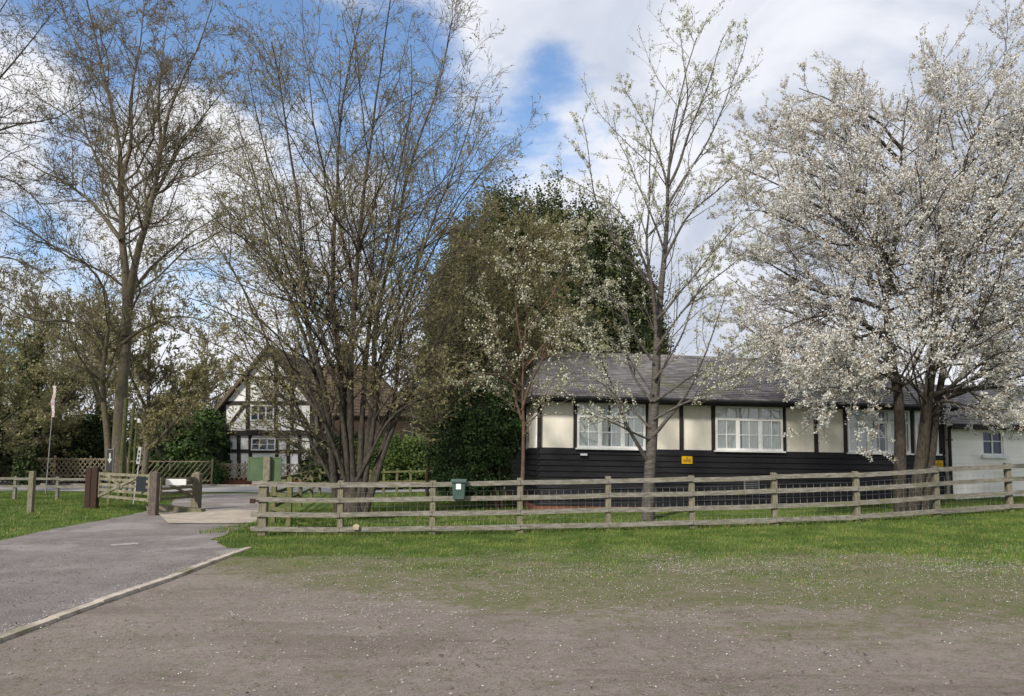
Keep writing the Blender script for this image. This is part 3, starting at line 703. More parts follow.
bl4 = dict(size=(.013, .032), mat=M['blossom'], name='blossom', k=3, spread=.024)
tree('flowering_cherry_tree', 'broad three trunked cherry covered in dense white blossom', 'tree', b4,
     [pl(18.9, p, dy, r0, r1) for p, dy, r0, r1 in T4],
     [dict(per=19, t0=.18, ratio=.47, ang=(30, 74), up=.02, wig=.13, npts=7, rfac=.5, maxr=.028),
      dict(per=7, t0=.15, ratio=.46, ang=(20, 50), up=.08, wig=.09, npts=6, rfac=.55, maxr=.011),
      dict(per=2.8, t0=.15, ratio=.48, ang=(20, 50), up=.12, wig=.08, npts=4, rfac=.6, maxr=.006, minlen=.2)],
     M['bark_dark'], M['twig_dark'], 25, [dict(on=((0, 46), (1, 18), (2, 12), (3, 5)), t0=.12, **bl4), dict(on=((2, 2), (3, 1)), size=(.014, .028), mat=M['leaf_bronze'], name='young_leaves', k=2, spread=.03)], minr=.003)

# --- thin blossoming tree at the corner of the long building
b5 = at(521, 18.7)
T5 = [(((520, 515), (522, 470), (524, 430), (520, 395), (523, 350), (530, 300)), 0, .065, .015),
      (((522, 410), (540, 360), (565, 320), (590, 290)), -.6, .035, .008),
      (((522, 420), (508, 370), (495, 330), (480, 300)), .6, .035, .008),
      (((523, 370), (548, 340), (580, 335), (606, 345)), .6, .03, .008),
      (((522, 350), (515, 300), (520, 255), (535, 225)), -.5, .03, .008),
      (((520, 390), (500, 375), (480, 372), (466, 385)), -.6, .03, .008),
      (((526, 330), (555, 290), (575, 250), (590, 222)), .6, .03, .008)]
tree('thin_blossom_tree', 'thin trunked young tree with white blossom by the dark building corner', 'tree', b5,
     [pl(18.7, p, dy, r0, r1) for p, dy, r0, r1 in T5],
     [dict(per=14, t0=.3, ratio=.44, ang=(25, 65), up=.1, wig=.12, npts=6, rfac=.5, maxr=.014),
      dict(per=8, t0=.15, ratio=.42, ang=(25, 60), up=.05, wig=.16, npts=4, rfac=.6, maxr=.007, minlen=.15)],
     M['bark_brown'], M['twig'], 26, [dict(on=((1, 3), (2, 3)), t0=.2, size=(.018, .035), mat=M['blossom2'], name='blossom', k=2, spread=.03),
                                      dict(on=((2, 3),), size=(.014, .028), mat=M['leaf_olive'], name='young_leaves')], minr=.003)
# --- olive leafing tree standing before the yew
b6 = at(497, 24.5)
T6 = [(((490, 505), (489, 470), (486, 420), (480, 350), (478, 290), (480, 235)), 0, .09, .015),
      (((500, 505), (497, 470), (500, 410), (512, 340), (525, 280), (535, 240)), .5, .08, .015),
      (((486, 420), (462, 360), (448, 310), (442, 270)), -.8, .05, .01),
      (((505, 400), (535, 360), (555, 330), (570, 300)), -.8, .05, .01),
      (((482, 370), (500, 310), (505, 260), (500, 215)), .8, .05, .01),
      (((488, 430), (455, 400), (440, 380), (425, 370)), -.6, .04, .01),
      (((480, 330), (455, 280), (462, 240)), 1, .04, .01),
      (((515, 330), (545, 280), (560, 240)), 1, .04, .01)]
tree('leafing_tree', 'rounded tree with small olive leaves in front of the dark evergreen', 'tree', b6,
     [pl(24.5, p, dy, r0, r1) for p, dy, r0, r1 in T6],
     [dict(per=19, t0=.25, ratio=.44, ang=(25, 70), up=.1, wig=.14, npts=6, rfac=.5, maxr=.02),
      dict(per=10, t0=.15, ratio=.42, ang=(25, 65), up=.1, wig=.18, npts=4, rfac=.55, maxr=.009, minlen=.2),
      dict(per=6, t0=.15, ratio=.5, ang=(25, 65), up=.1, wig=.2, npts=3, rfac=.6, maxr=.006, minlen=.15)],
     M['bark_brown'], M['twig'], 27, [dict(on=((3, 5), (2, 4)), size=(.024, .05), mat=M['leaf_olive'], name='young_leaves')], minr=.004)
# --- small reddish stemmed tree between
b7 = at(428, 26)
T7 = [(((427, 497), (428, 470), (431, 430), (436, 395), (440, 360), (445, 320)), 0, .07, .012),
      (((431, 430), (420, 400), (410, 385), (400, 380)), -.5, .03, .008),
      (((436, 400), (450, 375), (462, 355)), .5, .03, .008), (((435, 405), (425, 370), (422, 335)), .3, .03, .008)]
tree('small_bare_tree', 'small thin tree with reddish stem left of the holly bush', 'tree', b7,
     [pl(26, p, dy, r0, r1) for p, dy, r0, r1 in T7],
     [dict(per=9, t0=.3, ratio=.36, ang=(25, 60), up=.15, wig=.12, npts=6, maxr=.015),
      dict(per=6, t0=.15, ratio=.45, ang=(25, 60), up=.15, wig=.16, npts=4, maxr=.008, minlen=.2)],
     M['bark_brown'], M['twig'], 28, [dict(on=((2, 3),), size=(.02, .04), mat=M['leaf_olive'], name='young_leaves')], minr=.0045)

# --- background trees, each with its own trunk and crown
def backtree(px, Y, top, spread, seed, label, lmat, dens, bark='bark', n=7, low=.25, leafsize=(.04, .085), name='background_tree', ivy=False):
    rs = random.Random(seed); b = at(px, Y); hgt = W(px, top, Y).z - b.z; sp = spread / FPX * Y
    limbs = [([b + Vector((0, 0, -.1)), b + Vector((.1, 0, hgt * .3)), b + Vector((-.15, .1, hgt * .65)), b + Vector((.1, 0, hgt))], hgt * .018, .02)]
    for i in range(n):
        a = i * 2.4 + rs.uniform(-.4, .4); h0 = hgt * rs.uniform(low * .6, .6); rr = sp * rs.uniform(.55, 1.0)
        tip = Vector((math.cos(a) * rr, math.sin(a) * rr * .8, min(hgt * .97, h0 + rr * rs.uniform(.5, 1.7))))
        mid = Vector((math.cos(a) * rr * .45, math.sin(a) * rr * .35, h0 + (tip.z - h0) * .35))
        limbs.append(([b + Vector((0, 0, h0)), b + mid, b + tip], hgt * .009, .012))
    r = tree(name, label, 'tree', b, limbs,
         [dict(per=13, t0=.15, ratio=.40, ang=(25, 65), up=.12, wig=.15, npts=6, maxr=.035),
          dict(per=8, t0=.12, ratio=.44, ang=(25, 65), up=.12, wig=.18, npts=4, maxr=.018, minlen=.3),
          dict(per=6, t0=.12, ratio=.5, ang=(25, 60), up=.1, wig=.2, npts=3, maxr=.011, minlen=.25)],
         M[bark], M['twig'], seed, [dict(on=((3, dens), (2, dens)), size=leafsize, mat=M[lmat], name='young_leaves')], group='background trees', minr=.008)
    if ivy:
        rn = RS(seed); m = 9000; zz = rn.rand(m) * hgt * .75; aa = rn.uniform(0, 6.28, m); rr = (.35 + .25 * rn.rand(m)) * (1.1 - .5 * zz / hgt)
        P = np.stack([np.cos(aa) * rr, np.sin(aa) * rr, zz], -1); v, f = quads(P, (.05, .1), rn); mesh_np('ivy', v, f, M['ivy'], r)
    return r
backtree(30, 40, 285, 70, 41, 'ivy clad tree in the brown thicket at far left', 'thicket', 2, 'ivy_bark', ivy=True)
backtree(-25, 34, 300, 80, 42, 'brown twiggy tree half out of view at far left', 'thicket', 2, 'ivy_bark')
backtree(60, 46, 290, 55, 43, 'olive twiggy tree behind the ribboned pole', 'thicket', 2)
backtree(147, 38, 285, 68, 44, 'spreading olive leafed tree above the dark laurel hedge', 'leaf_olive', 3, n=9)
backtree(205, 50, 330, 55, 45, 'brownish tree beside the timber framed gable', 'leaf_olive', 2)
backtree(95, 52, 265, 60, 46, 'pale tree far behind the two stemmed trunk', 'leaf_olive', 3)
backtree(418, 62, 385, 30, 47, 'reddish brown tree beyond the clay tiled roof', 'bud2', 5)
backtree(452, 56, 350, 35, 49, 'grey twiggy tree behind the small reddish stem', 'bud2', 3)
backtree(0, 60, 325, 80, 48, 'distant tree at the left edge behind the thicket', 'thicket', 3)

# --- evergreens and shrubs: leaf masses over an opaque inner body
def icos(c, r, rs, sub=3, amp=.12):
    import bmesh
    bm = bmesh.new(); bmesh.ops.create_icosphere(bm, subdivisions=sub, radius=1)
    v = np.array([x.co[:] for x in bm.verts]); f = np.array([[x.index for x in q.verts] for q in bm.faces]); bm.free()
    ph = rs.uniform(0, 6, 3); d = 1 + amp * np.sin(v[:, 0] * 5 + ph[0]) * np.sin(v[:, 1] * 6 + ph[1]) * np.cos(v[:, 2] * 5 + ph[2])
    return v * d[:, None] * np.array(r) + np.array(c), f
def leafmass(name, label, cat, base, lobes, m, core, seed, n, size, clump=.35, fill=.25, group=None, stems=None, upright=0., nc=None):
    """lobes: (dx, dy, dz, rx, ry, rz) from base. Leaves sit in clumps on and inside the lobes' skins."""
    rs = RS(seed); root = empty(name, base, label, cat, group); V, F, b = [], [], 0; CV, CF, cb = [], [], 0
    tot = sum((l[3] * l[4] + l[4] * l[5] + l[3] * l[5]) for l in lobes)
    for l in lobes:
        c = np.array(l[:3]); r = np.array(l[3:]); q = (r[0] * r[1] + r[1] * r[2] + r[0] * r[2]) / tot
        nl = int(n * q); nk = max(20, int((nc or n / 60) * q)); u = unit(rs.normal(size=(nk, 3)))
        u = u[(u[:, 2] > -.75)]; cc = c + u * r * np.where(rs.rand(len(u), 1) < .14, rs.uniform(1.08, 1.26, (len(u), 1)), rs.uniform(1 - fill, 1.1, (len(u), 1))); cr = clump * rs.uniform(.5, 1.4, len(u))
        idx = rs.randint(0, len(u), nl); off = rs.normal(size=(nl, 3)) * cr[idx][:, None] * .55; off[:, 2] *= 1 + upright
        P = cc[idx] + off; P = P[P[:, 2] > .02]
        v, f = quads(P, size, rs); V.append(v); F.append(f + b); b += len(v)
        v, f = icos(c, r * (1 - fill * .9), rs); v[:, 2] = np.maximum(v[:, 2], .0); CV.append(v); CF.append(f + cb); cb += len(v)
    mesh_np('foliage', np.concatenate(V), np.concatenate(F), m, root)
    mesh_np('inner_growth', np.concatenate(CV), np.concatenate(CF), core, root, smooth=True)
    if stems:
        s = MB()
        for a, bb, r in stems: s.tube(a, bb, r, r * .7)
        s.build('stem', M['bark_brown'], root)
    return root
yb = at(553, 33)
def lob(px, py, Y, rx, ry, rz, base):
    w = W(px, py, Y) - base; return (w.x, w.y, w.z, rx, ry, rz)
YL = []
for px, top, w_ in ((452, 262, 1.1), (470, 222, 1.3), (498, 198, 1.45), (528, 215, 1.3), (552, 204, 1.5), (585, 212, 1.5), (612, 228, 1.4), (632, 268, 1.2), (645, 306, 1.0)):
    for dy in (-1.2, 1.0):
        zt = W(px, top + (6 if dy > 0 else 12), 33 + dy).z - yb.z; z0 = 1.2
        x = W(px, 300, 33 + dy).x - yb.x
        YL.append((x, dy, (zt + z0) / 2, w_, 1.6, (zt - z0) / 2))
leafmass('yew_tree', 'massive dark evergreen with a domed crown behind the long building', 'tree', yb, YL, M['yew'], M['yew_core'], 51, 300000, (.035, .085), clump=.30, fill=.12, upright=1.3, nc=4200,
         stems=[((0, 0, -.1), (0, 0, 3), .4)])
hb = at(474, 23)
HL = [lob(px, py, 23 + dy, rx, .9, rz, hb) for px, py, dy, rx, rz in ((458, 455, 0, .75, 1.15), (482, 425, 0, .85, 1.35), (500, 430, .3, .6, 1.1), (465, 480, -.2, .8, .6), (486, 405, .2, .55, .75), (474, 470, .4, .95, .9))]
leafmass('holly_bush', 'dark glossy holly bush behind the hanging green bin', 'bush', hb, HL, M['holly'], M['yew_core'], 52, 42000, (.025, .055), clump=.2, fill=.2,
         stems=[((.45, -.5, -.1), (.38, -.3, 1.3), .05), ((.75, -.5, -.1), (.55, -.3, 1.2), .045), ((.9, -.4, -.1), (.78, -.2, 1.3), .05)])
def hedge(px, Y, w, h, seed, label, m, n, size, name='hedge', cat='hedge', d=1.2, grp=None):
    b = at(px, Y); rs = random.Random(seed); L = []; k = max(2, int(w / 1.1))
    for i in range(k):
        x = -w / 2 + w * (i + .5) / k; hh = h * rs.uniform(.75, 1.05); L.append((x, rs.uniform(-.3, .3), hh * .5, w / k * .8, d, hh * .52))
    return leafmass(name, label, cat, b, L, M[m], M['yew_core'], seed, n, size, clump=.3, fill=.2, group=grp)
hedge(182, 44.5, 5.0, 4.4, 61, 'dark laurel hedge left of the timber framed house', 'laurel', 30000, (.06, .13))
hedge(200, 43.2, 2.4, 1.2, 62, 'low shrub in front of the laurel hedge behind the lattice fence', 'laurel', 7000, (.04, .08), name='shrub', cat='shrub', d=.5)
hedge(85, 46, 3.6, 3.6, 63, 'green hedge behind the ribboned pole left of the big trunk', 'laurel', 20000, (.06, .12))
hedge(20, 44, 7.5, 3.4, 64, 'dark brown undergrowth at far left behind the verge', 'thicket', 30000, (.06, .12), name='undergrowth', cat='undergrowth')
hedge(103, 44.5, 1.4, 4.0, 65, 'narrow ivy covered shrub left of the big trunk', 'ivy', 12000, (.06, .11), name='shrub', cat='shrub')
hedge(395, 38.5, 3.4, 2.9, 66, 'fresh green bush between the many stemmed tree and the holly', 'leaf_fresh', 26000, (.04, .09), name='green_bush', cat='bush')
hedge(348, 44, 4.0, 2.6, 67, 'dark hedge behind the many stemmed trunks', 'ivy', 18000, (.06, .12))
hedge(455, 40, 4.5, 2.4, 68, 'dark hedge behind the holly bush', 'ivy', 16000, (.06, .12))
hedge(-60, 40, 6, 5, 69, 'hedge at the left edge beside the undergrowth', 'ivy', 16000, (.07, .14))
hedge(-230, 60, 16, 8, 70, 'tall far hedge beyond the left edge', 'ivy', 20000, (.1, .2))

# ---------------------------------------------------------------- long building
PSI, TILT = .115, .009
b0x = W(538, 470, 21.0)
BO = Vector((b0x.x, 21.0, .02)); BR = Euler((0, TILT, PSI))
BM = Matrix.Translation(BO) @ BR.to_matrix().to_4x4(); BMI = BM.inverted()
def uw(px, py, v=0.):
    o = BMI @ CAMP; r = BMI.to_3x3() @ ray(px, py); s = (v - o.y) / r.y; q = o + r * s; return q.x, q.z
BL = empty('village_hall', BO, 'long low building with black boarding below cream panels and slate roof', 'building', rot=BR)
DEP = 8.2
u_end = uw(944, 450)[0]; eave = uw(700, 401)[1]; sill = uw(700, 450.5)[1]; floorw = .22
LEN = u_end
print('building', u_end, eave, sill)
w_ = MB(); w_.box(0, LEN, .02, DEP, .0, eave); w_.build('wall', M['cream'], BL)
w_ = MB(); w_.box(-.03, LEN + .0, -.03, DEP + .03, -.25, floorw); w_.build('plinth', M['brick'], BL)
# lapped boards on the front and the end
bd = MB(); hb_ = .165; k = int((sill - floorw) / hb_) + 1; hb_ = (sill - floorw) / k
for i in range(k):
    z0 = floorw + i * hb_; z1 = z0 + hb_ + .012
    bd.raw([(-.05, -.05, z0), (LEN, -.05, z0), (LEN, -.012, z1), (-.05, -.012, z1), (-.05, .02, z0), (LEN, .02, z0), (LEN, .02, z1), (-.05, .02, z1)], BOXF)
    bd.raw([(-.05, DEP, z0), (-.05, -.05, z0), (-.012, -.05, z1), (-.012, DEP, z1), (.02, DEP, z0), (.02, -.04, z0), (.02, -.04, z1), (.02, DEP, z1)],
           [(0, 1, 2, 3), (0, 4, 5, 1), (3, 2, 6, 7), (1, 5, 6, 2), (0, 3, 7, 4)])
bd.build('weatherboarding', M['black'], BL)
def batten(px0, px1):
    a = uw(px0, 425)[0]; b = uw(px1, 425)[0]; m = MB(); m.box(a, b, -.03, .04, sill, eave - .02); m.build('timber_post', M['beam'], BL)
for a_, b_ in ((537.5, 541.5), (573.5, 576.5), (645.5, 648), (679.5, 683), (711.5, 714.5), (782.5, 785.5), (814, 817.5), (843.5, 846.5), (910, 913), (938, 943.5)): batten(a_, b_)
m = MB(); m.box(0, LEN, -.02, .03, eave - .1, eave + .0); m.build('wall_plate', M['beam'], BL)
def window(px0, px1, parent, ly=0., dark=None, side=False, z0=None, z1=None, nl=3):
    """casement: frame with nl lights, each two panes wide, a transom with a row above and two rows below"""
    if side: a, b = px0, px1
    else: a, b = uw(px0, 425)[0], uw(px1, 425)[0]
    z0 = sill + .02 if z0 is None else z0; z1 = eave - .12 if z1 is None else z1
    g = MB()
    def bx(x0, x1, za, zb, y0, y1): g.box(x0, x1, y0, y1, za, zb)
    fr = .06; bx(a, b, z0, z0 + fr, -.05, .05); bx(a, b, z1 - fr, z1, -.05, .05); bx(a, a + fr, z0 + fr, z1 - fr, -.05, .05); bx(b - fr, b, z0 + fr, z1 - fr, -.05, .05)
    tr = z1 - (z1 - z0) * .30; bx(a + fr, b - fr, tr - .035, tr + .035, -.045, .04)
    lw = (b - a) / nl
    for i in range(nl + 0):
        x0 = a + i * lw; x1 = x0 + lw
        if i: bx(x0 - .035, x0 + .035, z0 + fr, tr - .035, -.042, .04); bx(x0 - .035, x0 + .035, tr + .035, z1 - fr, -.042, .04)
        mx = (x0 + x1) / 2; mz = (z0 + tr) / 2
        bx(mx - .011, mx + .011, z0 + fr, tr - .035, -.03, .01); bx(mx - .011, mx + .011, tr + .035, z1 - fr, -.03, .01)
        bx(x0 + .035, mx - .011, mz - .011, mz + .011, -.03, .01); bx(mx + .011, x1 - .035, mz - .011, mz + .011, -.03, .01)
        # sash borders
        for (sa, sb) in ((x0 + .035, x0 + .06), (x1 - .06, x1 - .035)): bx(sa, sb, z0 + fr, tr - .035, -.036, .02)
    f = g.build('window', M['white'], parent)
    s = MB(); s.box(a - .05, b + .05, -.12, .02, z0 - .045, z0 - .002); s.build('sill', M['white'], f)
    gl = MB(); gl.box(a + fr, b - fr, -.012, -.006, z0 + fr, z1 - fr); gl.build('pane', M['pane'], f)
    rm = MB(); rm.box(a, b, .012, .018, z0, z1); rm.build('room_dark', M['darkroom'], f)
    if dark != 'none':
        n = 60; cv = []; 
        gaps = dark or ()
        cu = MB(); segs = []
        xs = np.linspace(a + fr, b - fr, n)
        for i in range(n - 1):
            q = (xs[i] - a) / (b - a)
            if any(g0 < q < g1 for g0, g1 in gaps): continue
            y0 = .004 + .004 * math.sin(i * 1.7) ; y1 = .004 + .004 * math.sin((i + 1) * 1.7)
            cu.raw([(xs[i], y0, z0 + .03), (xs[i + 1], y1, z0 + .03), (xs[i + 1], y1, z1 - .03), (xs[i], y0, z1 - .03)], [(0, 1, 2, 3)])
        cu.build('curtain', M['curtain'], f)
    return f
# clear pane: thin glass
m = bpy.data.materials.new('clear_pane'); m.use_nodes = True; t = m.node_tree; t.nodes.clear()
out = N(t, 'ShaderNodeOutputMaterial'); g = N(t, 'ShaderNodeBsdfGlossy'); g.inputs['Roughness'].default_value = .02
tr = N(t, 'ShaderNodeBsdfTransparent'); tr.inputs[0].default_value = (.97, .98, .97, 1); fn = N(t, 'ShaderNodeFresnel'); fn.inputs[0].default_value = 1.45
mx = N(t, 'ShaderNodeMixShader'); t.links.new(math_(t, 'ADD', math_(t, 'MULTIPLY', fn.outputs[0], .8), .04), mx.inputs[0]); t.links.new(tr.outputs[0], mx.inputs[1]); t.links.new(g.outputs[0], mx.inputs[2]); t.links.new(mx.outputs[0], out.inputs[0])
M['pane'] = m
window(577, 645, BL, dark=((.455, .485), (.74, .76)))
window(715, 782, BL, dark=((.36, .385),))
window(847, 909, BL, dark=((.47, .60),))
window(914, 937, BL, nl=1, dark=((.9, .95),))
# window in the end wall, built in a turned frame
EW = bpy.data.objects.new('end_wall_window', None); COL.objects.link(EW); EW.parent = BL; EW.rotation_euler = (0, 0, -math.pi / 2); EW.location = (0, 0, 0)
def endwin(a, b, z0, z1):
    g = MB(); fr = .07
    X0, X1 = -.05, .05
    g.box(X0, X1, a, b, z0, z0 + fr); g.box(X0, X1, a, b, z1 - fr, z1); g.box(X0, X1, a, a + fr, z0 + fr, z1 - fr); g.box(X0, X1, b - fr, b, z0 + fr, z1 - fr)
    nn = 4
    for i in range(1, nn): y = a + (b - a) * i / nn; g.box(X0 + .01, X1 - .02, y - .02, y + .02, z0 + fr, z1 - fr)
    for i in range(1, 4):
        z = z0 + (z1 - z0) * i / 4
        for j in range(nn): g.box(X0 + .015, X1 - .03, a + (b - a) * j / nn + .03, a + (b - a) * (j + 1) / nn - .03, z - .015, z + .015)
    f = g.build('window', M['white'], BL)
    c = MB(); c.box(-.006, -.002, a + .02, b - .02, z0 + .02, z1 - .02); c.build('curtain', M['curtain'], f)
    p = MB(); p.box(-.03, -.025, a + .05, b - .05, z0 + .05, z1 - .05); p.build('pane', M['pane'], f)
bpy.data.objects.remove(EW)
endwin(2.2, 6.6, sill - .02, eave - .12)
for ya, yb_ in ((.35, .75), (7.2, 7.6)): m_ = MB(); m_.box(-.04, .0, ya, yb_, sill, eave - .02); m_.build('corner_board', M['white'], BL)
# roof: slate courses, hipped at the near end
ridge_w = uw(700, 358, DEP / 2)[1]; OH = .35
print('ridge', ridge_w)
def slates(name, p00, p10, p01, p11, m, parent, course=.175, tw=.22, seed=0, th=.014):
    """p00-p10 along the eave, p01-p11 along the ridge"""
    p00, p10, p01, p11 = map(Vector, (p00, p10, p01, p11)); rg = random.Random(seed); mb = MB()
    nrm = (p10 - p00).cross(p01 - p00).normalized(); nrm = -nrm if nrm.z < 0 else nrm
    hgt = ((p01 + p11) / 2 - (p00 + p10) / 2).length; nc = int(hgt / course)
    for c in range(nc):
        t0, t1 = c / nc, (c + 1) / nc
        a0, b0 = p00.lerp(p01, t0), p10.lerp(p11, t0); a1, b1 = p00.lerp(p01, min(1, t1 + .3 / nc)), p10.lerp(p11, min(1, t1 + .3 / nc))
        W0 = (b0 - a0).length; dirx = (b0 - a0).normalized(); x = -(c % 2) * tw / 2
        A1 = (a1 - a0).dot(dirx); B1 = (b1 - a0).dot(dirx); upv = (a1 - a0) - dirx * A1
        while x < W0:
            w = tw * rg.uniform(.9, 1.1); xa, xb = max(x + .004, 0), min(x + w - .004, W0); x += w
            if xb - xa < .03: continue
            ta, tb = np.clip(xa, A1, B1), np.clip(xb, A1, B1)
            if tb - ta < .01: continue
            l0 = th * rg.uniform(1.2, 2.2); j = rg.uniform(-.012, .012)
            q = [a0 + dirx * xa + upv * (j / hgt * nc * .2), a0 + dirx * xb + upv * (j / hgt * nc * .2), a0 + dirx * tb + upv, a0 + dirx * ta + upv]
            lo = [q[0], q[1], q[2], q[3]]; hi = [q[0] + nrm * l0, q[1] + nrm * l0, q[2] + nrm * .003, q[3] + nrm * .003]
            mb.raw(lo + hi, BOXF)
    return mb.build(name, m, parent)
def roofslab(pts, m, name, parent, th=.05):
    a = [Vector(p) for p in pts]; n = (a[1] - a[0]).cross(a[-1] - a[0]).normalized(); n = -n if n.z < 0 else n
    mb = MB(); k = len(a); mb.raw([p - n * .004 for p in a] + [p - n * th for p in a], [tuple(range(k)), tuple(range(k, 2 * k))[::-1]] + [(i, k + i, k + (i + 1) % k, (i + 1) % k) for i in range(k)])
    return mb.build(name, m, parent)
ez = eave + .02; hipx = .55; RE = LEN + .15
E0, E1, R0, R1 = (-.25, -OH, ez), (RE, -OH, ez), (hipx, DEP / 2, ridge_w), (RE, DEP / 2, ridge_w)
rf = roofslab([E0, E1, R1, R0], M['beam'], 'roof', BL)
slates('slates', E0, E1, R0, R1, M['slate'], rf, seed=1)
EB0, EB1 = (-.25, DEP + OH, ez), (RE, DEP + OH, ez)
slates('slates', EB1, EB0, R1, R0, M['slate'], roofslab([EB1, EB0, R0, R1], M['beam'], 'roof', BL), seed=2, course=.4, tw=.5)
slates('slates', EB0, E0, R0, R0, M['slate'], roofslab([EB0, E0, R0], M['beam'], 'roof', BL), seed=3)
rd = MB(); 
for i in range(30):
    a = hipx + (RE - hipx) * i / 30; rd.tube((a, DEP / 2, ridge_w + .0), (a + (RE - hipx) / 30 - .01, DEP / 2, ridge_w + .0), .075, .07, 8)
rd.build('ridge_tiles', M['slate'], BL)
fb = MB(); fb.box(-.27, RE, -OH - .03, -OH, ez - .16, ez - .0); fb.box(-.27, -.24, -OH, DEP + OH, ez - .16, ez); fb.build('fascia', M['beam'], BL)
gt = MB(); gt.tube((-.27, -OH - .09, ez - .06), (RE, -OH - .09, ez - .07), .055, .055, 8); gt.build('gutter', M['black'], BL)
sf = MB(); sf.box(-.2, RE, -OH + .001, .0, ez - .155, ez - .14); sf.build('soffit', M['beam'], BL)
# gable end of the roof towards the extension
ge = MB(); ge.raw([(RE - .02, -OH, ez - .1), (RE - .02, DEP + OH, ez - .1), (RE - .02, DEP / 2, ridge_w - .08), (RE - .1, -OH, ez - .1), (RE - .1, DEP + OH, ez - .1), (RE - .1, DEP / 2, ridge_w - .08)], [(0, 1, 2), (5, 4, 3), (0, 2, 5, 3), (1, 4, 5, 2), (0, 3, 4, 1)]); ge.build('gable', M['beam'], BL)
fl = W(852, 300, 26.5); f0 = W(852, 365, 26.5)
pq = MB(); q0, q1 = BMI @ W(852, 368, 23.9), BMI @ W(852, 285, 23.9); pq.tube(q0, q1, .06, .06, 10); pq.tube(q1, q1 + Vector((0, 0, .12)), .10, .09, 10)
pq.build('flue_pipe', M['metal'], BL)
vent = MB(); a0 = uw(743, 487); vent.box(a0[0], a0[0] + .45, -.085, -.05, a0[1] - .12, a0[1] + .22)
vf = vent.build('vent', M['metal'], BL); v2 = MB()
for i in range(6): v2.box(a0[0] + .03, a0[0] + .42, -.095, -.086, a0[1] - .09 + i * .05, a0[1] - .06 + i * .05)
v2.build('louvre', M['black'], vf)
# light fitting below the first window
lf = MB(); q = uw(583, 454.5); lf.box(q[0] - .09, q[0] + .09, -.14, -.05, q[1] - .03, q[1] + .03); lf.build('lamp_fitting', M['white'], BL)

# yellow notices fixed to the boarding
def notice(px, py, label, n):
    u, w = uw(px, py, -.06); root = empty('notice_plate', BM @ Vector((u, -.06, w)), label, 'sign', 'yellow notices on the building', rot=BR)
    a = MB(); a.box(-.155, .155, -.012, .0, -.105, .105); a.build('plate', M['yellow'], root)
    b = MB()
    b.raw([(-.03, -.015, .045), (.03, -.015, .045), (0, -.015, .09)], [(0, 1, 2)])
    for i, (l, r_) in enumerate(((-.11, .11), (-.12, .10), (-.10, .12))): b.box(l, r_, -.015, -.0125, .005 - i * .03, .017 - i * .03)
    b.build('lettering', M['ink'], root)
notice(687, 460, 'yellow notice on black boards right of the slim cherry trunk', 1)
notice(938, 464, 'yellow notice at the right end of the black boards near the downpipe', 2)

# ---------------------------------------------------------------- white extension
XO = BM @ Vector((LEN + .02, 0, 0)); XR = BR; XT = empty('white_extension', XO, 'low cream white painted building with small dark window at the right edge', 'building', rot=XR)
XM = Matrix.Translation(XO) @ XR.to_matrix().to_4x4(); XMI = XM.inverted()
def xw(px, py, v=0.):
    o = XMI @ CAMP; r = XMI.to_3x3() @ ray(px, py); s = (v - o.y) / r.y; q = o + r * s; return q.x, q.z
XL = 7.0; xe = xw(985, 426)[1]
w_ = MB(); y0 = -.10
wa, wz0 = xw(983, 455, y0); wb, wz1 = xw(1003, 431, y0)
w_.box(0.12, wa, y0, 5.5, -.2, xe); w_.box(wb, XL, y0, 5.5, -.2, xe); w_.box(wa, wb, y0, 5.5, -.2, wz0); w_.box(wa, wb, y0, 5.5, wz1, xe); w_.box(wa, wb, y0 + .22, 5.5, wz0, wz1)
w_.build('wall', M['brickwhite'], XT)
br = MB()   # board joints on the wall
for i in range(11): 
    z = .1 + i * .24
    if wz0 - .1 < z < wz1 + .1: br.box(.14, wa - .1, y0 - .005, y0, z, z + .008); br.box(wb + .1, XL, y0 - .005, y0, z, z + .008)
    else: br.box(.14, XL, y0 - .005, y0, z, z + .008)
br.build('wall_joints', mat('joint_paint', (.68, .66, .61)), XT)
g = MB(); fr = .05; yy0, yy1 = y0 + .03, y0 + .09
g.box(wa, wb, yy0, yy1, wz0, wz0 + fr); g.box(wa, wb, yy0, yy1, wz1 - fr, wz1); g.box(wa, wa + fr, yy0, yy1, wz0 + fr, wz1 - fr); g.box(wb - fr, wb, yy0, yy1, wz0 + fr, wz1 - fr)
g.box((wa + wb) / 2 - .02, (wa + wb) / 2 + .02, yy0, yy1, wz0 + fr, wz1 - fr)
mz = (wz0 + wz1) / 2 + .05; g.box(wa + fr, (wa + wb) / 2 - .02, yy0, yy1, mz - .015, mz + .015); g.box((wa + wb) / 2 + .02, wb - fr, yy0, yy1, mz - .015, mz + .015)
f = g.build('window', M['white'], XT)
p_ = MB(); p_.box(wa + .01, wb - .01, y0 + .065, y0 + .07, wz0 + .01, wz1 - .01); p_.build('pane', mat('dark_blue_pane', (.012, .02, .05), rough=.06, spec=.8), f)
s_ = MB(); s_.box(wa - .07, wb + .07, y0 - .09, y0 - .001, wz0 - .09, wz0 - .005); s_.build('sill', M['white'], f)
xr = xw(985, 386, 2.7)[1]
E0, E1, R0, R1 = (-.0, y0 - .3, xe + .02), (XL, y0 - .3, xe + .02), (-.0, 2.7, xr), (XL, 2.7, xr)
rf = roofslab([E0, E1, R1, R0], M['beam'], 'roof', XT); slates('slates', E0, E1, R0, R1, M['slate'], rf, seed=7)
EB0, EB1 = (-.0, 5.8, xe + .02), (XL, 5.8, xe + .02)
slates('slates', EB1, EB0, R1, R0, M['slate'], roofslab([EB1, EB0, R0, R1], M['beam'], 'roof', XT), seed=8, course=.4, tw=.5)
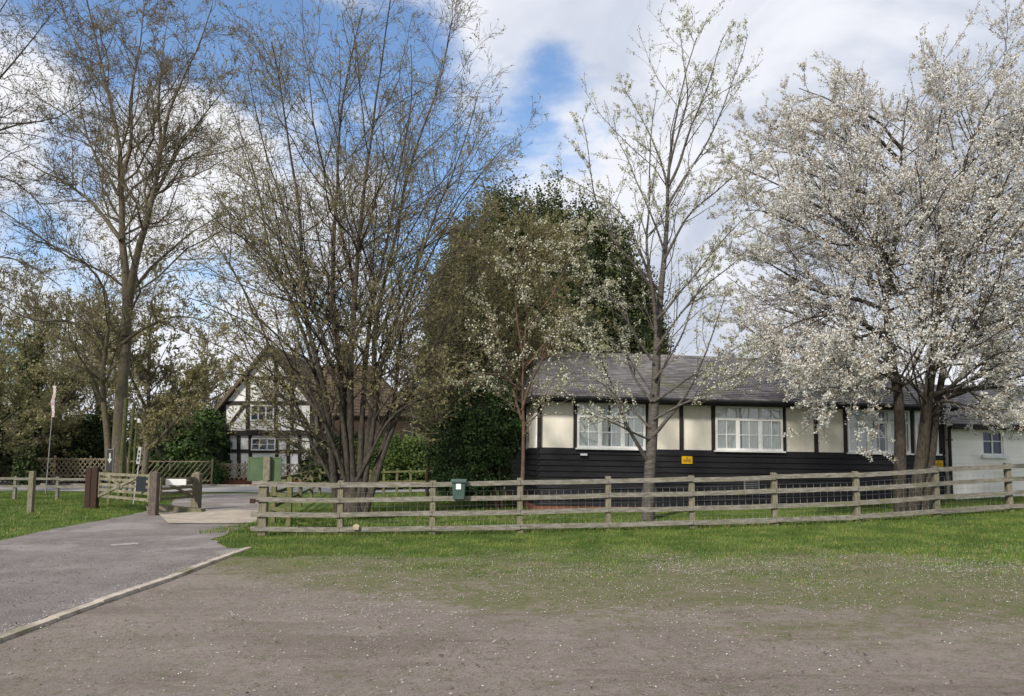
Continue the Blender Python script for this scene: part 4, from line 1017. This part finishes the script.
fb = MB(); fb.box(.0, XL, y0 - .33, y0 - .3, xe - .13, xe + .015); fb.build('fascia', M['beam'], XT)
gb = MB()
gb.raw([(XL - .01, y0, xe - .02), (XL - .01, 5.5, xe - .02), (XL - .01, 2.7, xr - .08), (XL - .1, y0, xe - .02), (XL - .1, 5.5, xe - .02), (XL - .1, 2.7, xr - .08)], [(0, 1, 2), (5, 4, 3), (0, 2, 5, 3), (1, 4, 5, 2), (0, 3, 4, 1)])
gb.build('gable', M['brickwhite'], XT)
dp = MB(); dp.tube((.05, -.16, .0), (.05, -.16, xe - .1), .045, .045, 10); dp.tube((.05, -.16, xe - .1), (-.02, -.42, xe - .02), .045, .045, 10)
for z in (.5, 1.4, 2.2): dp.box(-.02, .12, -.2, -.09, z, z + .04)
dp.build('downpipe', M['black'], XT)

# ---------------------------------------------------------------- timber framed house across the road
HY = 44.5
def hx(px): return (px - CX) / FPX * HY
HB = at(268, HY); HO = Vector((hx(268), HY, HB.z)); TH = empty('timber_framed_house', HO, 'black and white timber framed house with steep gable and brown tiled wing', 'house')
def hp(px, py): q = W(px, py, HY); return q.x - HO.x, q.z - HO.z
L0, _ = hp(222.5, 403); R0_, _ = hp(313, 403); ze = hp(223, 403)[1]; za = hp(268, 345)[1]; zj = hp(240, 433)[1]; xa = (L0 + R0_) / 2
wl = MB()
wl.prism([(L0, zj), (R0_, zj), (R0_, ze), (xa, za), (L0, ze)], 0, 9)          # upper storey and gable
wl.box(L0 + .15, R0_, .12, 9, 0, zj - .001); wl.build('wall', M['whitewall'], TH)
bm_ = MB(); t_ = .06
def beam(x0, z0, x1, z1, w=.2, y=0., mb=None): (mb or bm_).bar((x0, y - .03, z0), (x1, y - .03, z1), .07, w, up=(0, 1, 0)) if False else _beam(mb or bm_, x0, z0, x1, z1, w, y)
def _beam(mb, x0, z0, x1, z1, w, y):
    d = Vector((x1 - x0, 0, z1 - z0)).normalized(); n = Vector((-d.z, 0, d.x)) * (w / 2); a, b = Vector((x0, 0, z0)), Vector((x1, 0, z1))
    vs = [Vector((p.x, yy, p.z)) for yy in (y - .05, y + .01) for p in (a - n, b - n, b + n, a + n)]
    mb.raw(vs, BOXF)
_by = [0]
def bb(px0, py0, px1, py1, w=.2, y=0.):
    _by[0] += 1; yo = y - .002 * (_by[0] % 7)
    x0, z0 = hp(px0, py0); x1, z1 = hp(px1, py1); _beam(bm_, x0, z0, x1, z1, w, yo)
bb(222.5, 433, 313, 433, .30); bb(223, 403, 313, 403, .22); bb(224, 403, 224, 433, .24); bb(248, 372, 248, 433, .24); bb(276, 358, 276, 433, .2); bb(292, 370, 292, 433, .2); bb(312, 403, 312, 433, .24)
bb(224, 432, 246, 404, .18); bb(222, 404, 268, 347, .3); bb(314, 404, 268, 347, .3); bb(240, 378, 297, 378, .18)
yl = .12
for px in (226.5, 238, 249.5, 276, 287.5, 299, 311): bb(px, 434, px + .6, 484, .2 if px != 226.5 else .3, yl)
bb(224, 451, 313, 451.5, .2, yl); bb(224, 479, 313, 479, .25, yl)
bm_.build('timber_frame', M['beam'], TH)
def hwin(px0, py0, px1, py1, y):
    x0, z1 = hp(px0, py0); x1, z0 = hp(px1, py1); g = MB(); g.box(x0, x1, y - .08, y - .02, z0, z0 + .07); g.box(x0, x1, y - .08, y - .02, z1 - .07, z1)
    for k in range(4): xx = x0 + (x1 - x0 - .07) * k / 3; g.box(xx, xx + .07, y - .078, y - .02, z0 + .07, z1 - .07)
    g.box(x0, x1, y - .07, y - .03, (z0 + z1) / 2 - .02, (z0 + z1) / 2 + .02)
    f = g.build('window', M['white'], TH); p = MB(); p.box(x0, x1, y - .055, y - .045, z0, z1); p.build('pane', M['glass'], f)
hwin(251, 438, 275, 450.5, yl); hwin(251, 405, 274, 421, 0)
# roofs
ro = .35; sl = (za - ze) / (xa - L0)
LA, LB = Vector((L0 - .3, -ro, ze - .3 * sl)), Vector((L0 - .3, 9, ze - .3 * sl)); A0, A1 = Vector((xa, -ro, za + .05)), Vector((xa, 9, za + .05))
RA, RB = Vector((R0_ + .3, -ro, ze - .3 * sl)), Vector((R0_ + .3, 9, ze - .3 * sl))
rr = roofslab([LB, LA, A0, A1], M['tile'], 'roof', TH, .12); slates('tiles', LB, LA, A1, A0, M['tile'], rr, course=.3, tw=.35, seed=4, th=.03)
rr = roofslab([RA, RB, A1, A0], M['tile'], 'roof', TH, .12); slates('tiles', RA, RB, A0, A1, M['tile'], rr, course=.3, tw=.35, seed=5, th=.03)
# lean-to on the left
x0, z0 = hp(212.5, 442); x1, z1 = hp(224, 424)
lt = MB(); lt.box(x0 + .05, L0 + .149, 1.0, 7, 0, z0 - .0); lt.build('lean_to_wall', M['whitewall'], TH)
lt = MB(); lt.box(x0 + .02, x0 + .2, .93, 1.0, 0, z0); lt.box(x0 + .2, L0 + .1, .94, 1.0, hp(215, 455)[1], hp(215, 452)[1] + .1); lt.build('lean_to_frame', M['beam'], TH)
slates('lean_to_roof', (x0 - .3, 7, z0 - .1), (x0 - .3, .7, z0 - .1), (L0 + .0, 7, z1 + .5), (L0 + .0, .7, z1 + .5), M['tile'], TH, course=.3, tw=.35, seed=6, th=.05)
# tiled wing on the right with hipped end
wx1, we = hp(408, 414); wr0 = hp(350, 356)[1]; wxr = hp(356, 356)[0]
wg = MB(); wg.box(R0_ + .001, wx1 - .3, 1.2, 8.2, 0, we); wg.build('wing_wall', mat('dull_brick', (.12, .075, .055), (.08, .06, .045), 12), TH)
E0, E1, Q0, Q1 = (R0_ - 1.0, .9, we - .1), (wx1, .9, we - .1), (R0_ - 1.0, 4.7, wr0), (wxr, 4.7, wr0)
slates('tiles', E0, E1, Q0, Q1, M['tile'], roofslab([E0, E1, Q1, Q0], M['tile'], 'roof', TH, .1), course=.3, tw=.35, seed=9, th=.03)
E2 = (wx1, 8.5, we - .1); slates('tiles', E1, E2, Q1, Q1, M['tile'], roofslab([E1, E2, Q1], M['tile'], 'roof', TH, .1), course=.3, tw=.35, seed=10, th=.03)
ch = MB(); cxp, cz = hp(330, 335); ch.box(cxp - .4, cxp + .4, 4.3, 5.1, wr0 - .6, wr0 + 1.2); ch.box(cxp - .46, cxp + .46, 4.24, 5.16, wr0 + 1.2, wr0 + 1.35)
for q in (-.2, .2): ch.tube((cxp + q, 4.7, wr0 + 1.35), (cxp + q, 4.7, wr0 + 1.7), .13, .1)
ch.build('chimney', mat('chimney_brick', (.16, .10, .08), (.10, .07, .055), 12), TH)
# distant house with an orange red roof
FHY = 66; a = at(425, FHY); FH = empty('far_house', a, 'distant house with an orange red roof seen right of the tiled wing', 'house')
def fp(px, py): q = W(px, py, FHY); return q.x - a.x, q.z - a.z
x0, e_ = fp(404, 431); x1, _ = fp(446, 431); _, r_ = fp(420, 407)
w_ = MB(); w_.box(x0 + .3, x1 - .3, 0, 6, 0, e_); w_.build('wall', M['brick'], FH)
slates('tiles', (x0, -.3, e_), (x1, -.3, e_), (x0 + 1, 3, r_), (x1 - 2.2, 3, r_), M['tile_red'], roofslab([(x0, -.3, e_), (x1, -.3, e_), (x1 - 2.2, 3, r_), (x0 + 1, 3, r_)], M['tile_red'], 'roof', FH), course=.35, tw=.4, seed=12, th=.04)

# ---------------------------------------------------------------- post and rail fence along the car park
FN = empty('post_and_rail_fence', FP[0], 'long weathered four rail timber fence across the car park edge', 'fence')
rg = random.Random(9); fo = FP[0]; PH = 1.16
for i, p in enumerate(FP):
    if i == 0: continue      # the notice board's post carries this end
    m = MB(); h = PH + rg.uniform(-.02, .02); s = .058 if i else .085; a = rg.uniform(-.02, .02)
    if i == 0: h = 1.25
    c = Vector((p.x, p.y, p.z)) - fo; tx, ty = rg.uniform(-.012, .012), rg.uniform(-.012, .012)
    m.raw([(c.x + sx * s + (tx if z else 0), c.y + sy * s + (ty if z else 0), c.z + (h - (.015 if sy < 0 else 0) if z else -.25)) for z in (0, 1) for sx, sy in ((-1, -1), (1, -1), (1, 1), (-1, 1))], BOXF)
    m.build('post', M['post'], FN)
RH = [1.07, .76, .45, .14]
for i in range(len(FP) - 1):
    a, b = FP[i] - fo, FP[i + 1] - fo; d = (b - a); d.z = 0; d.normalize(); nrm = Vector((d.y, -d.x, 0))
    if nrm.y > 0: nrm = -nrm
    off = nrm * (.058 + .022)
    for j, rh in enumerate(RH):
        ja, jb = rg.uniform(-.012, .012), rg.uniform(-.012, .012)
        ea = -.22 if i == 0 else .003; eb = -.003
        aa = a + off + d * ea + Vector((0, 0, rh + ja)); b2_ = b + off + d * eb + Vector((0, 0, rh + jb))
        m = MB(); mid = (aa + b2_) / 2 + Vector((0, 0, rg.uniform(-.012, .004)))
        m.bar(aa, mid, .038, .098 + rg.uniform(-.006, .006)); m.bar(mid, b2_, .038, .098)
        m.build('rail', M['fence'], FN)
# stock netting on the far side of the posts
wm = MB(); r_ = .0022
for i in range(1, 9):
    a, b = FP[i] - fo, FP[i + 1] - fo; d = (b - a); d2 = Vector((d.x, d.y, 0)).normalized(); nr = Vector((-d2.y, d2.x, 0)) * .07
    a, b = a + nr, b + nr
    for z in (.05, .17, .30, .44, .6, .76, .90): wm.tube(a + Vector((0, 0, z)), b + Vector((0, 0, z)), r_, r_, 3)
    n_ = int((b - a).length / .15)
    for k in range(n_): q = a.lerp(b, k / n_); wm.tube(q + Vector((0, 0, .05)), q + Vector((0, 0, .90)), r_, r_, 3)
wm.build('wire_netting', M['wire'], FN)

# notice board seen from behind at the fence corner
nb = FP[0] + Vector((0, .03, 0)); NB = empty('notice_board', nb, 'green notice board seen from behind beside the fence corner post', 'sign')
z1_ = W(262, 457, 16.3).z - nb.z; z0_ = W(262, 481, 16.3).z - nb.z
m = MB(); m.box(-.085, .085, -.085, .06, -.2, 1.14); m.box(-.02, .115, -.05, .055, 1.141, z1_ + .01); m.build('post', M['post'], NB)
x0 = W(248, 470, 16.3).x - nb.x; x1 = W(281, 470, 16.3).x - nb.x
m = MB(); m.box(x0, x1, .06, .09, z0_, z1_); 
pn = m.build('panel', M['green'], NB)
m = MB()
for q in (z0_, z1_ - .03): m.box(x0 - .004, x1 + .004, .054, .06, q, q + .03)
for q in (x0 - .004, x1 - .026): m.box(q, q + .03, .054, .059, z0_ + .03, z1_ - .03)
m.build('panel_edge', M['green'], NB)
# green litter bin hung on the fence
bp = W(459, 490, 16.1); bz = bp.z; BI = empty('litter_bin', bp, 'small green bin with white label hung on the top fence rail', 'bin')
m = MB()
def taper(mb, z0, z1, w0, w1, d0, d1, y=0., mi=0):
    mb.raw([(-w0, y - d0, z0), (w0, y - d0, z0), (w0, y + d0, z0), (-w0, y + d0, z0), (-w1, y - d1, z1), (w1, y - d1, z1), (w1, y + d1, z1), (-w1, y + d1, z1)], BOXF, mi)
import bmesh
def bev(o, w=.012, s=2):
    md = o.modifiers.new('bevel', 'BEVEL'); md.width = w; md.segments = s; return o
bt = W(459, 480, 16.1).z - bz; bb_ = W(459, 499.5, 16.1).z - bz
taper(m, bb_, bt - .03, .12, .145, .10, .12); bev(m.build('body', M['bin'], BI), .02, 3)
m = MB(); taper(m, bt - .03, bt + .02, .165, .16, .14, .135); m.box(-.165, .165, -.15, -.14, bt - .05, bt); bev(m.build('lid', M['bin'], BI), .01, 2)
m = MB(); m.raw([(-.055, -.125, bt - .19), (.05, -.125, bt - .19), (.05, -.131, bt - .075), (-.055, -.131, bt - .075)], [(0, 1, 2, 3)]); 
m.build('label_sticker', M['label'], BI)
m = MB(); m.box(-.03, .03, .1, .16, bt - .12, bt - .05); m.build('bracket', M['metal'], BI)
# scrap of cardboard resting against the bottom rail
q = W(356, 527, 16.05); m = MB(); m.raw([(-.06, 0, -.05), (.05, -.01, -.06), (.07, 0, .03), (.0, .01, .07), (-.07, 0, .03), (-.06, .012, -.05), (.05, .002, -.06), (.07, .012, .03), (.0, .022, .07), (-.07, .012, .03)], [(4, 3, 2, 1, 0), (5, 6, 7, 8, 9)] + [(i, (i + 1) % 5, 5 + (i + 1) % 5, 5 + i) for i in range(5)])
o = m.build('cardboard_scrap', mat('brown_card', (.42, .34, .24), (.30, .24, .17), 8)); o.location = q; tag(o, 'brown scrap of card on the bottom rail below the many stemmed tree', 'litter')

# ---------------------------------------------------------------- other fences
def simple_fence(name, label, pts, h, rails, m, pm=None, psize=.05, rsize=(.035, .09), group=None, posts_every=1, face=-1):
    o0 = pts[0]; root = empty(name, o0, label, 'fence', group); rg = random.Random(len(pts))
    for p in pts:
        c = p - o0; b = MB(); b.box(c.x - psize, c.x + psize, c.y - psize, c.y + psize, c.z - .2, c.z + h + rg.uniform(-.03, .03)); b.build('post', pm or m, root)
    for a, b in zip(pts[:-1], pts[1:]):
        d = b - a; d.z = 0; d.normalize(); n = Vector((d.y, -d.x, 0)) * (psize + rsize[0] / 2 + .002); n = n if n.y * face > 0 else -n
        for rh in rails:
            q = MB(); q.bar(a - o0 + n + Vector((0, 0, rh)), b - o0 + n + Vector((0, 0, rh + rg.uniform(-.02, .02))), *rsize); q.build('rail', m, root)
    return root
c0 = FP[0]
side = [c0 + Vector((.12, 1.5, 0))] + [at(px, Y) for px, Y in ((277, 19.2), (292, 22.5), (303, 26), (314, 30), (322, 34))]
simple_fence('side_fence', 'mossy rail fence running back from the notice board along the drive', side, 1.15, (.4, .75, 1.07), M['fence_moss'], psize=.055)
simple_fence('roadside_fence', 'mossy green rail fence beside the road behind the many stemmed trunks', [at(px, 33.5) for px in (322, 340, 356, 372, 385.5, 398.5, 412, 428, 446, 462)], 1.1, (.55, .98), M['fence_moss'])
simple_fence('verge_fence', 'low weathered rail fence across the left grass verge', [at(px, 29) for px in (-60, -25, 20, 62, 94)], .85, (.5, .78), M['fence'])
pp = at(36.5, 22.5); pz = W(36.5, 471, 22.5).z - pp.z
m = MB(); m.box(-.07, .07, -.07, .07, -.2, pz); o = m.build('verge_post', M['post']); o.location = pp; tag(o, 'single square timber post standing in the left grass verge', 'post')

def lattice(px0, px1, Y, ztop_px, zbot_px, label, m, step=.26, plinth=None, slanted=False):
    a, b = at(px0, Y), at(px1, Y); root = empty('lattice_fence', a, label, 'fence', 'rustic lattice fences along the road')
    L = (b - a).length; z0 = W((px0 + px1) / 2, zbot_px, Y).z - a.z; z1 = W((px0 + px1) / 2, ztop_px, Y).z - a.z; h = z1 - z0
    x = 0.; q = MB(); i = 0
    while x < L:
        x1 = min(L, x + h * .8); q.tube((x, -.02, z0), (x1, -.02, z0 + (x1 - x) / .8), .034, .03, 5)
        if not slanted: x1 = max(0, x - h * .8); q.tube((x, .025, z0), (x1, .025, z0 + (x - x1) / .8), .034, .03, 5)
        x += step
    q.build('trellis_poles', m, root)
    q = MB(); q.tube((0, .0, z0 + .1), (L, .0, z0 + .1), .03, .03, 6); q.build('rail', m, root); q = MB(); q.tube((0, .0, z1 - .06), (L, .0, z1 - .06), .03, .03, 6); q.build('rail', m, root)
    n_ = max(1, round(L / 2.2))
    for k in range(n_ + 1): q = MB(); q.tube((L * k / n_, .06, min(z0, 0) - .1), (L * k / n_, .06, z1 + .12), .055, .05, 7); q.build('post', m, root)
    if plinth:
        q = MB(); q.box(-.1, L + .1, .0, .3, -.2, z0 - .02); q.build('plinth', plinth, root)
    return root
lattice(214, 312, 43.2, 463.5, 479.5, 'brown lattice fence on a low brick wall before the timber framed house', M['lattice'], plinth=M['brick'])
lattice(130, 214, 42.4, 460.5, 482, 'slanted pole fence between the drive and the laurel hedge', M['lattice'], slanted=True, step=.3)
lattice(22, 128, 41.8, 458, 477, 'mossy lattice fence behind the big two stemmed trunk', M['fence_moss'] if False else M['lattice'])
lattice(-40, 40, 42, 466, 482, 'lattice fence at the far left edge below the undergrowth', M['lattice'])

# ---------------------------------------------------------------- gates and their posts
GY = 23.6
def gp(px, py, Y=GY): return W(px, py, Y)
def postobj(px0, px1, top, Y, m, label, name='gate_post', cap=False, group=None):
    c = at((px0 + px1) / 2, Y); w = (px1 - px0) / FPX * Y / 2; z = W(px0, top, Y).z - c.z; b = MB()
    b.box(-w, w, -w, w, -.25, z)
    if cap: b.raw([(-w, -w, z), (w, -w, z), (w, w, z), (-w, w, z), (0, 0, z + w * .7)], [(0, 1, 4), (1, 2, 4), (2, 3, 4), (3, 0, 4)])
    o = b.build(name, m); o.location = c; bev(o, .012, 1); return tag(o, label, 'post', group)
postobj(90.5, 96, 468, 24.9, M['redpost'], 'dark reddish gate post, left one of the paired posts', group=None)
postobj(96.5, 102.5, 467, 24.6, M['redpost'], 'dark reddish gate post nearest the hinged gate, right of its pair')
postobj(154.5, 162, 473, 22.2, mat('aged_oak', (.15, .12, .10), (.07, .055, .048), 8, stretch=(5, 5, 1), bump=.005, bscale=25), 'brown weathered post with a low pointed top between the two gates', cap=True)
postobj(196, 204, 474, 24.6, M['post'], 'stout mossy post at the right end of the short gate by the drive', cap=True)
def gate(px0, px1, ptop, pbot, Y0, Y1, label, m, diag):
    a, b = at(px0, Y0), at(px1, Y1); root = empty('field_gate', a, label, 'gate', 'timber field gates')
    d = b - a; L = Vector((d.x, d.y, 0)).length; root.rotation_euler = (0, 0, math.atan2(d.y, d.x)); Ym = (Y0 + Y1) / 2
    z1 = W((px0 + px1) / 2, ptop, Ym).z - a.z; z0 = W((px0 + px1) / 2, pbot, Ym).z - a.z
    for x in (.0, L - .09): q = MB(); q.box(x, x + .09, -.035, .035, z0 - .05, z1 + .06); q.build('stile', m, root)
    for k in range(5): q = MB(); zz = z0 + (z1 - z0) * (k / 4) ** .93; q.box(.09, L - .09, -.02, .02, zz - .035, zz + .045); q.build('rail', m, root)
    for s_ in diag:
        q = MB(); (x0, zz0, x1, zz1) = s_; q.bar((x0 * L, -.035, z0 + zz0 * (z1 - z0)), (x1 * L, -.035, z0 + zz1 * (z1 - z0)), .08, .025, up=(0, 1, 0)); q.build('brace', m, root)
    return root, L, z0, z1
GM = mat('gate_wood', (.25, .225, .165), (.13, .12, .08), 6, bump=.003)
g1_, L, z0, z1 = gate(103, 154, 475, 498, 24.6, 22.4, 'wide five bar timber gate left of the brown weathered post', GM, ((.03, 0, .80, .97), (.15, 1.0, .5, .45)))
g2_, L2, _, _ = gate(163, 197, 479, 498, 22.6, 24.4, 'short timber gate with white sign beside the drive', GM, ((.05, .95, .95, 0), (.95, .95, .5, .5)))
def board(px, py, w, h, Y, m, label, name, rot=0.):
    c = W(px, py, Y); b = MB(); b.box(-w / 2, w / 2, -.012, .012, -h / 2, h / 2); o = b.build(name, m); o.location = c; o.rotation_euler = (0, 0, rot); return tag(o, label, 'sign')
board(146, 484, .58, .44, 22.55, mat('dark_board', (.012, .018, .02), rough=.6), 'dark rectangular board fixed to the wide gate', 'dark_sign')
board(176, 482, .56, .18, 22.6, M['white'], 'blank white sign on the top rail of the short gate', 'white_sign', .25)
# concrete ramp block of the cattle grid
c = at(187, 23.2); m = MB(); m.raw([(-.9, -.3, -.1), (.75, -.2, -.1), (.75, .2, -.1), (-.9, .15, -.1), (-1.0, -.25, .27), (.6, -.15, .12), (.6, .15, .12), (-1.0, .12, .27)], BOXF)
o = m.build('ramp_block', mat('mossy_concrete', (.20, .17, .13), (.12, .12, .06), 5)); o.location = c; tag(o, 'low mossy concrete block below the short gate', 'block')
q = W(252.5, 501, 16.1) - fo; m = MB(); m.box(q.x - .05, q.x + .05, q.y - .02, q.y + .03, q.z - .05, q.z + .05); m.box(q.x + .05, q.x + .13, q.y, q.y + .02, q.z - .02, q.z + .02); m.build('gate_catch', M['redpost'], FN)

# ---------------------------------------------------------------- signposts and poles by the big trunk
def pole(name, px0, py0, px1, py1, Y, r, m, label, cat, group=None):
    c = at(px0, Y); t_ = W(px1, py1, Y) - c; b = MB(); b.tube((0, 0, -.2), t_, r, r * .9, 8); o = b.build(name, m); o.location = c; return tag(o, label, cat, group)
M['dull_white'] = mat('weathered_white', (.5, .5, .48), (.36, .36, .34), 9)
for px0, px1, top, r, lab in ((123.5, 126.5, 398, .085, 'thick mossy pole close against the big two stemmed trunk'), (130, 134, 403, .055, 'slim mossy pole right of the thick mossy pole'), (136, 137.5, 412, .06, 'mossy lamp upright with a small white arm')):
    nm = 'lamp_pole' if 'lamp' in lab else 'mossy_pole'
    if nm == 'mossy_pole': pole(nm, px0, 480, px1, top, 28.5, r, M['fence_moss'], lab, 'pole')
    else:
        c = at(px0, 28.5); rt = empty(nm, c, lab, 'lamp post'); t_ = W(px1, top, 28.5) - c; b = MB(); b.tube((0, 0, -.2), t_, .045, .04, 8); b.build('pole', M['fence_moss'], rt)
        b = MB(); k_ = W(135, 419, 28.5) - c; k2_ = W(139.5, 419.5, 28.5) - c; b.tube(k_, k2_, .035, .035, 8); b.tube(k2_, k2_ + Vector((0, 0, -.12)), .06, .07, 8); b.build('arm', M['white'], rt)
# arrow marker board, black with white arrow
c = at(112.5, 26.5); AM = empty('arrow_marker', c, 'black upright marker board with white arrow against the big trunk', 'sign')
za_, zb_ = W(112, 449, 26.5).z - c.z, W(112, 471, 26.5).z - c.z
b = MB(); b.box(-.13, .13, -.02, .02, zb_, za_); b.build('board', M['ink'], AM); b = MB(); b.box(-.05, .05, .02, .08, -.2, za_ - .2); b.build('post', M['fence_moss'], AM)
b = MB(); zc = zb_ + .42; b.raw([(0, -.024, zc - .16), (.08, -.024, zc + .0), (.028, -.024, zc + .0), (.028, -.024, zc + .2), (-.028, -.024, zc + .2), (-.028, -.024, zc + .0), (-.08, -.024, zc + .0)], [tuple(range(7))]); b.build('arrow', M['dull_white'], AM)
b = MB(); b.box(-.13, .13, -.023, -.021, za_ - .02, za_); b.box(-.13, -.118, -.023, -.021, zb_, za_); b.box(.118, .13, -.023, -.021, zb_, za_); b.build('border', M['metal'], AM)
# leaning white sign board
c = at(137, 27); LS = empty('finger_sign', c, 'tall narrow white sign leaning beside the mossy poles', 'sign')
a_, b_ = W(140.5, 447, 27) - c, W(138.5, 464, 27) - c
b = MB(); b.bar(b_, a_, .03, .15, up=(1, 0, 0)) if False else _beam(b, b_.x, b_.z, a_.x, a_.z, .12, 0); b.build('board', M['dull_white'], LS)
b = MB(); b.tube((0, .04, -.2), (b_ + a_) / 2 + Vector((0, .04, 0)), .025, .025, 6); b.build('post', M['dull_white'], LS)
b = MB()
for k in range(3): q = b_.lerp(a_, .2 + .25 * k); b.box(q.x - .03, q.x + .03, -.056, -.051, q.z - .03, q.z + .06)
b.build('symbols', M['ink'], LS)
# pale pole with ribbon at left
c = at(50.5, 33); RPo = empty('ribbon_pole', c, 'thin pale pole with a pink and white ribbon before the thicket', 'pole')
t_ = W(55, 382, 33) - c; b = MB(); b.tube((0, 0, -.2), t_, .025, .02, 6); b.build('pole', M['metal'], RPo)
b = MB(); k_ = W(54.5, 386, 33) - c; 
for i in range(8):
    z = -i * .17; o1 = .12 * math.sin(i * 1.1); o2 = .12 * math.sin((i + 1) * 1.1)
    b.raw([k_ + Vector((-.05 + o1 * .3, -.05 + o1 * .2, z)), k_ + Vector((.09 + o1 * .3, -.06 - o1 * .3, z)), k_ + Vector((.10 + o2 * .3, -.06 - o2 * .3, z - .17)), k_ + Vector((-.04 + o2 * .3, -.05 + o2 * .2, z - .17))], [(0, 1, 2, 3)])
b.build('ribbon', M['pink'], RPo)
# stone post behind the lattice
c = at(191, 43.8); m = MB(); m.tube((0, 0, -.1), (0, 0, 1.3), .16, .13, 8); m.box(-.2, .2, -.2, .2, 1.3, 1.38); m.tube((0, 0, 1.38), (0, 0, 1.6), .12, .05, 8); o = m.build('garden_pedestal', mat('old_stone', (.25, .23, .18), (.17, .15, .12), 6)); o.location = c; tag(o, 'small stone pedestal behind the slanted pole fence', 'pedestal')
print('faces', sum(len(o.data.polygons) for o in bpy.data.objects if o.type == 'MESH'))
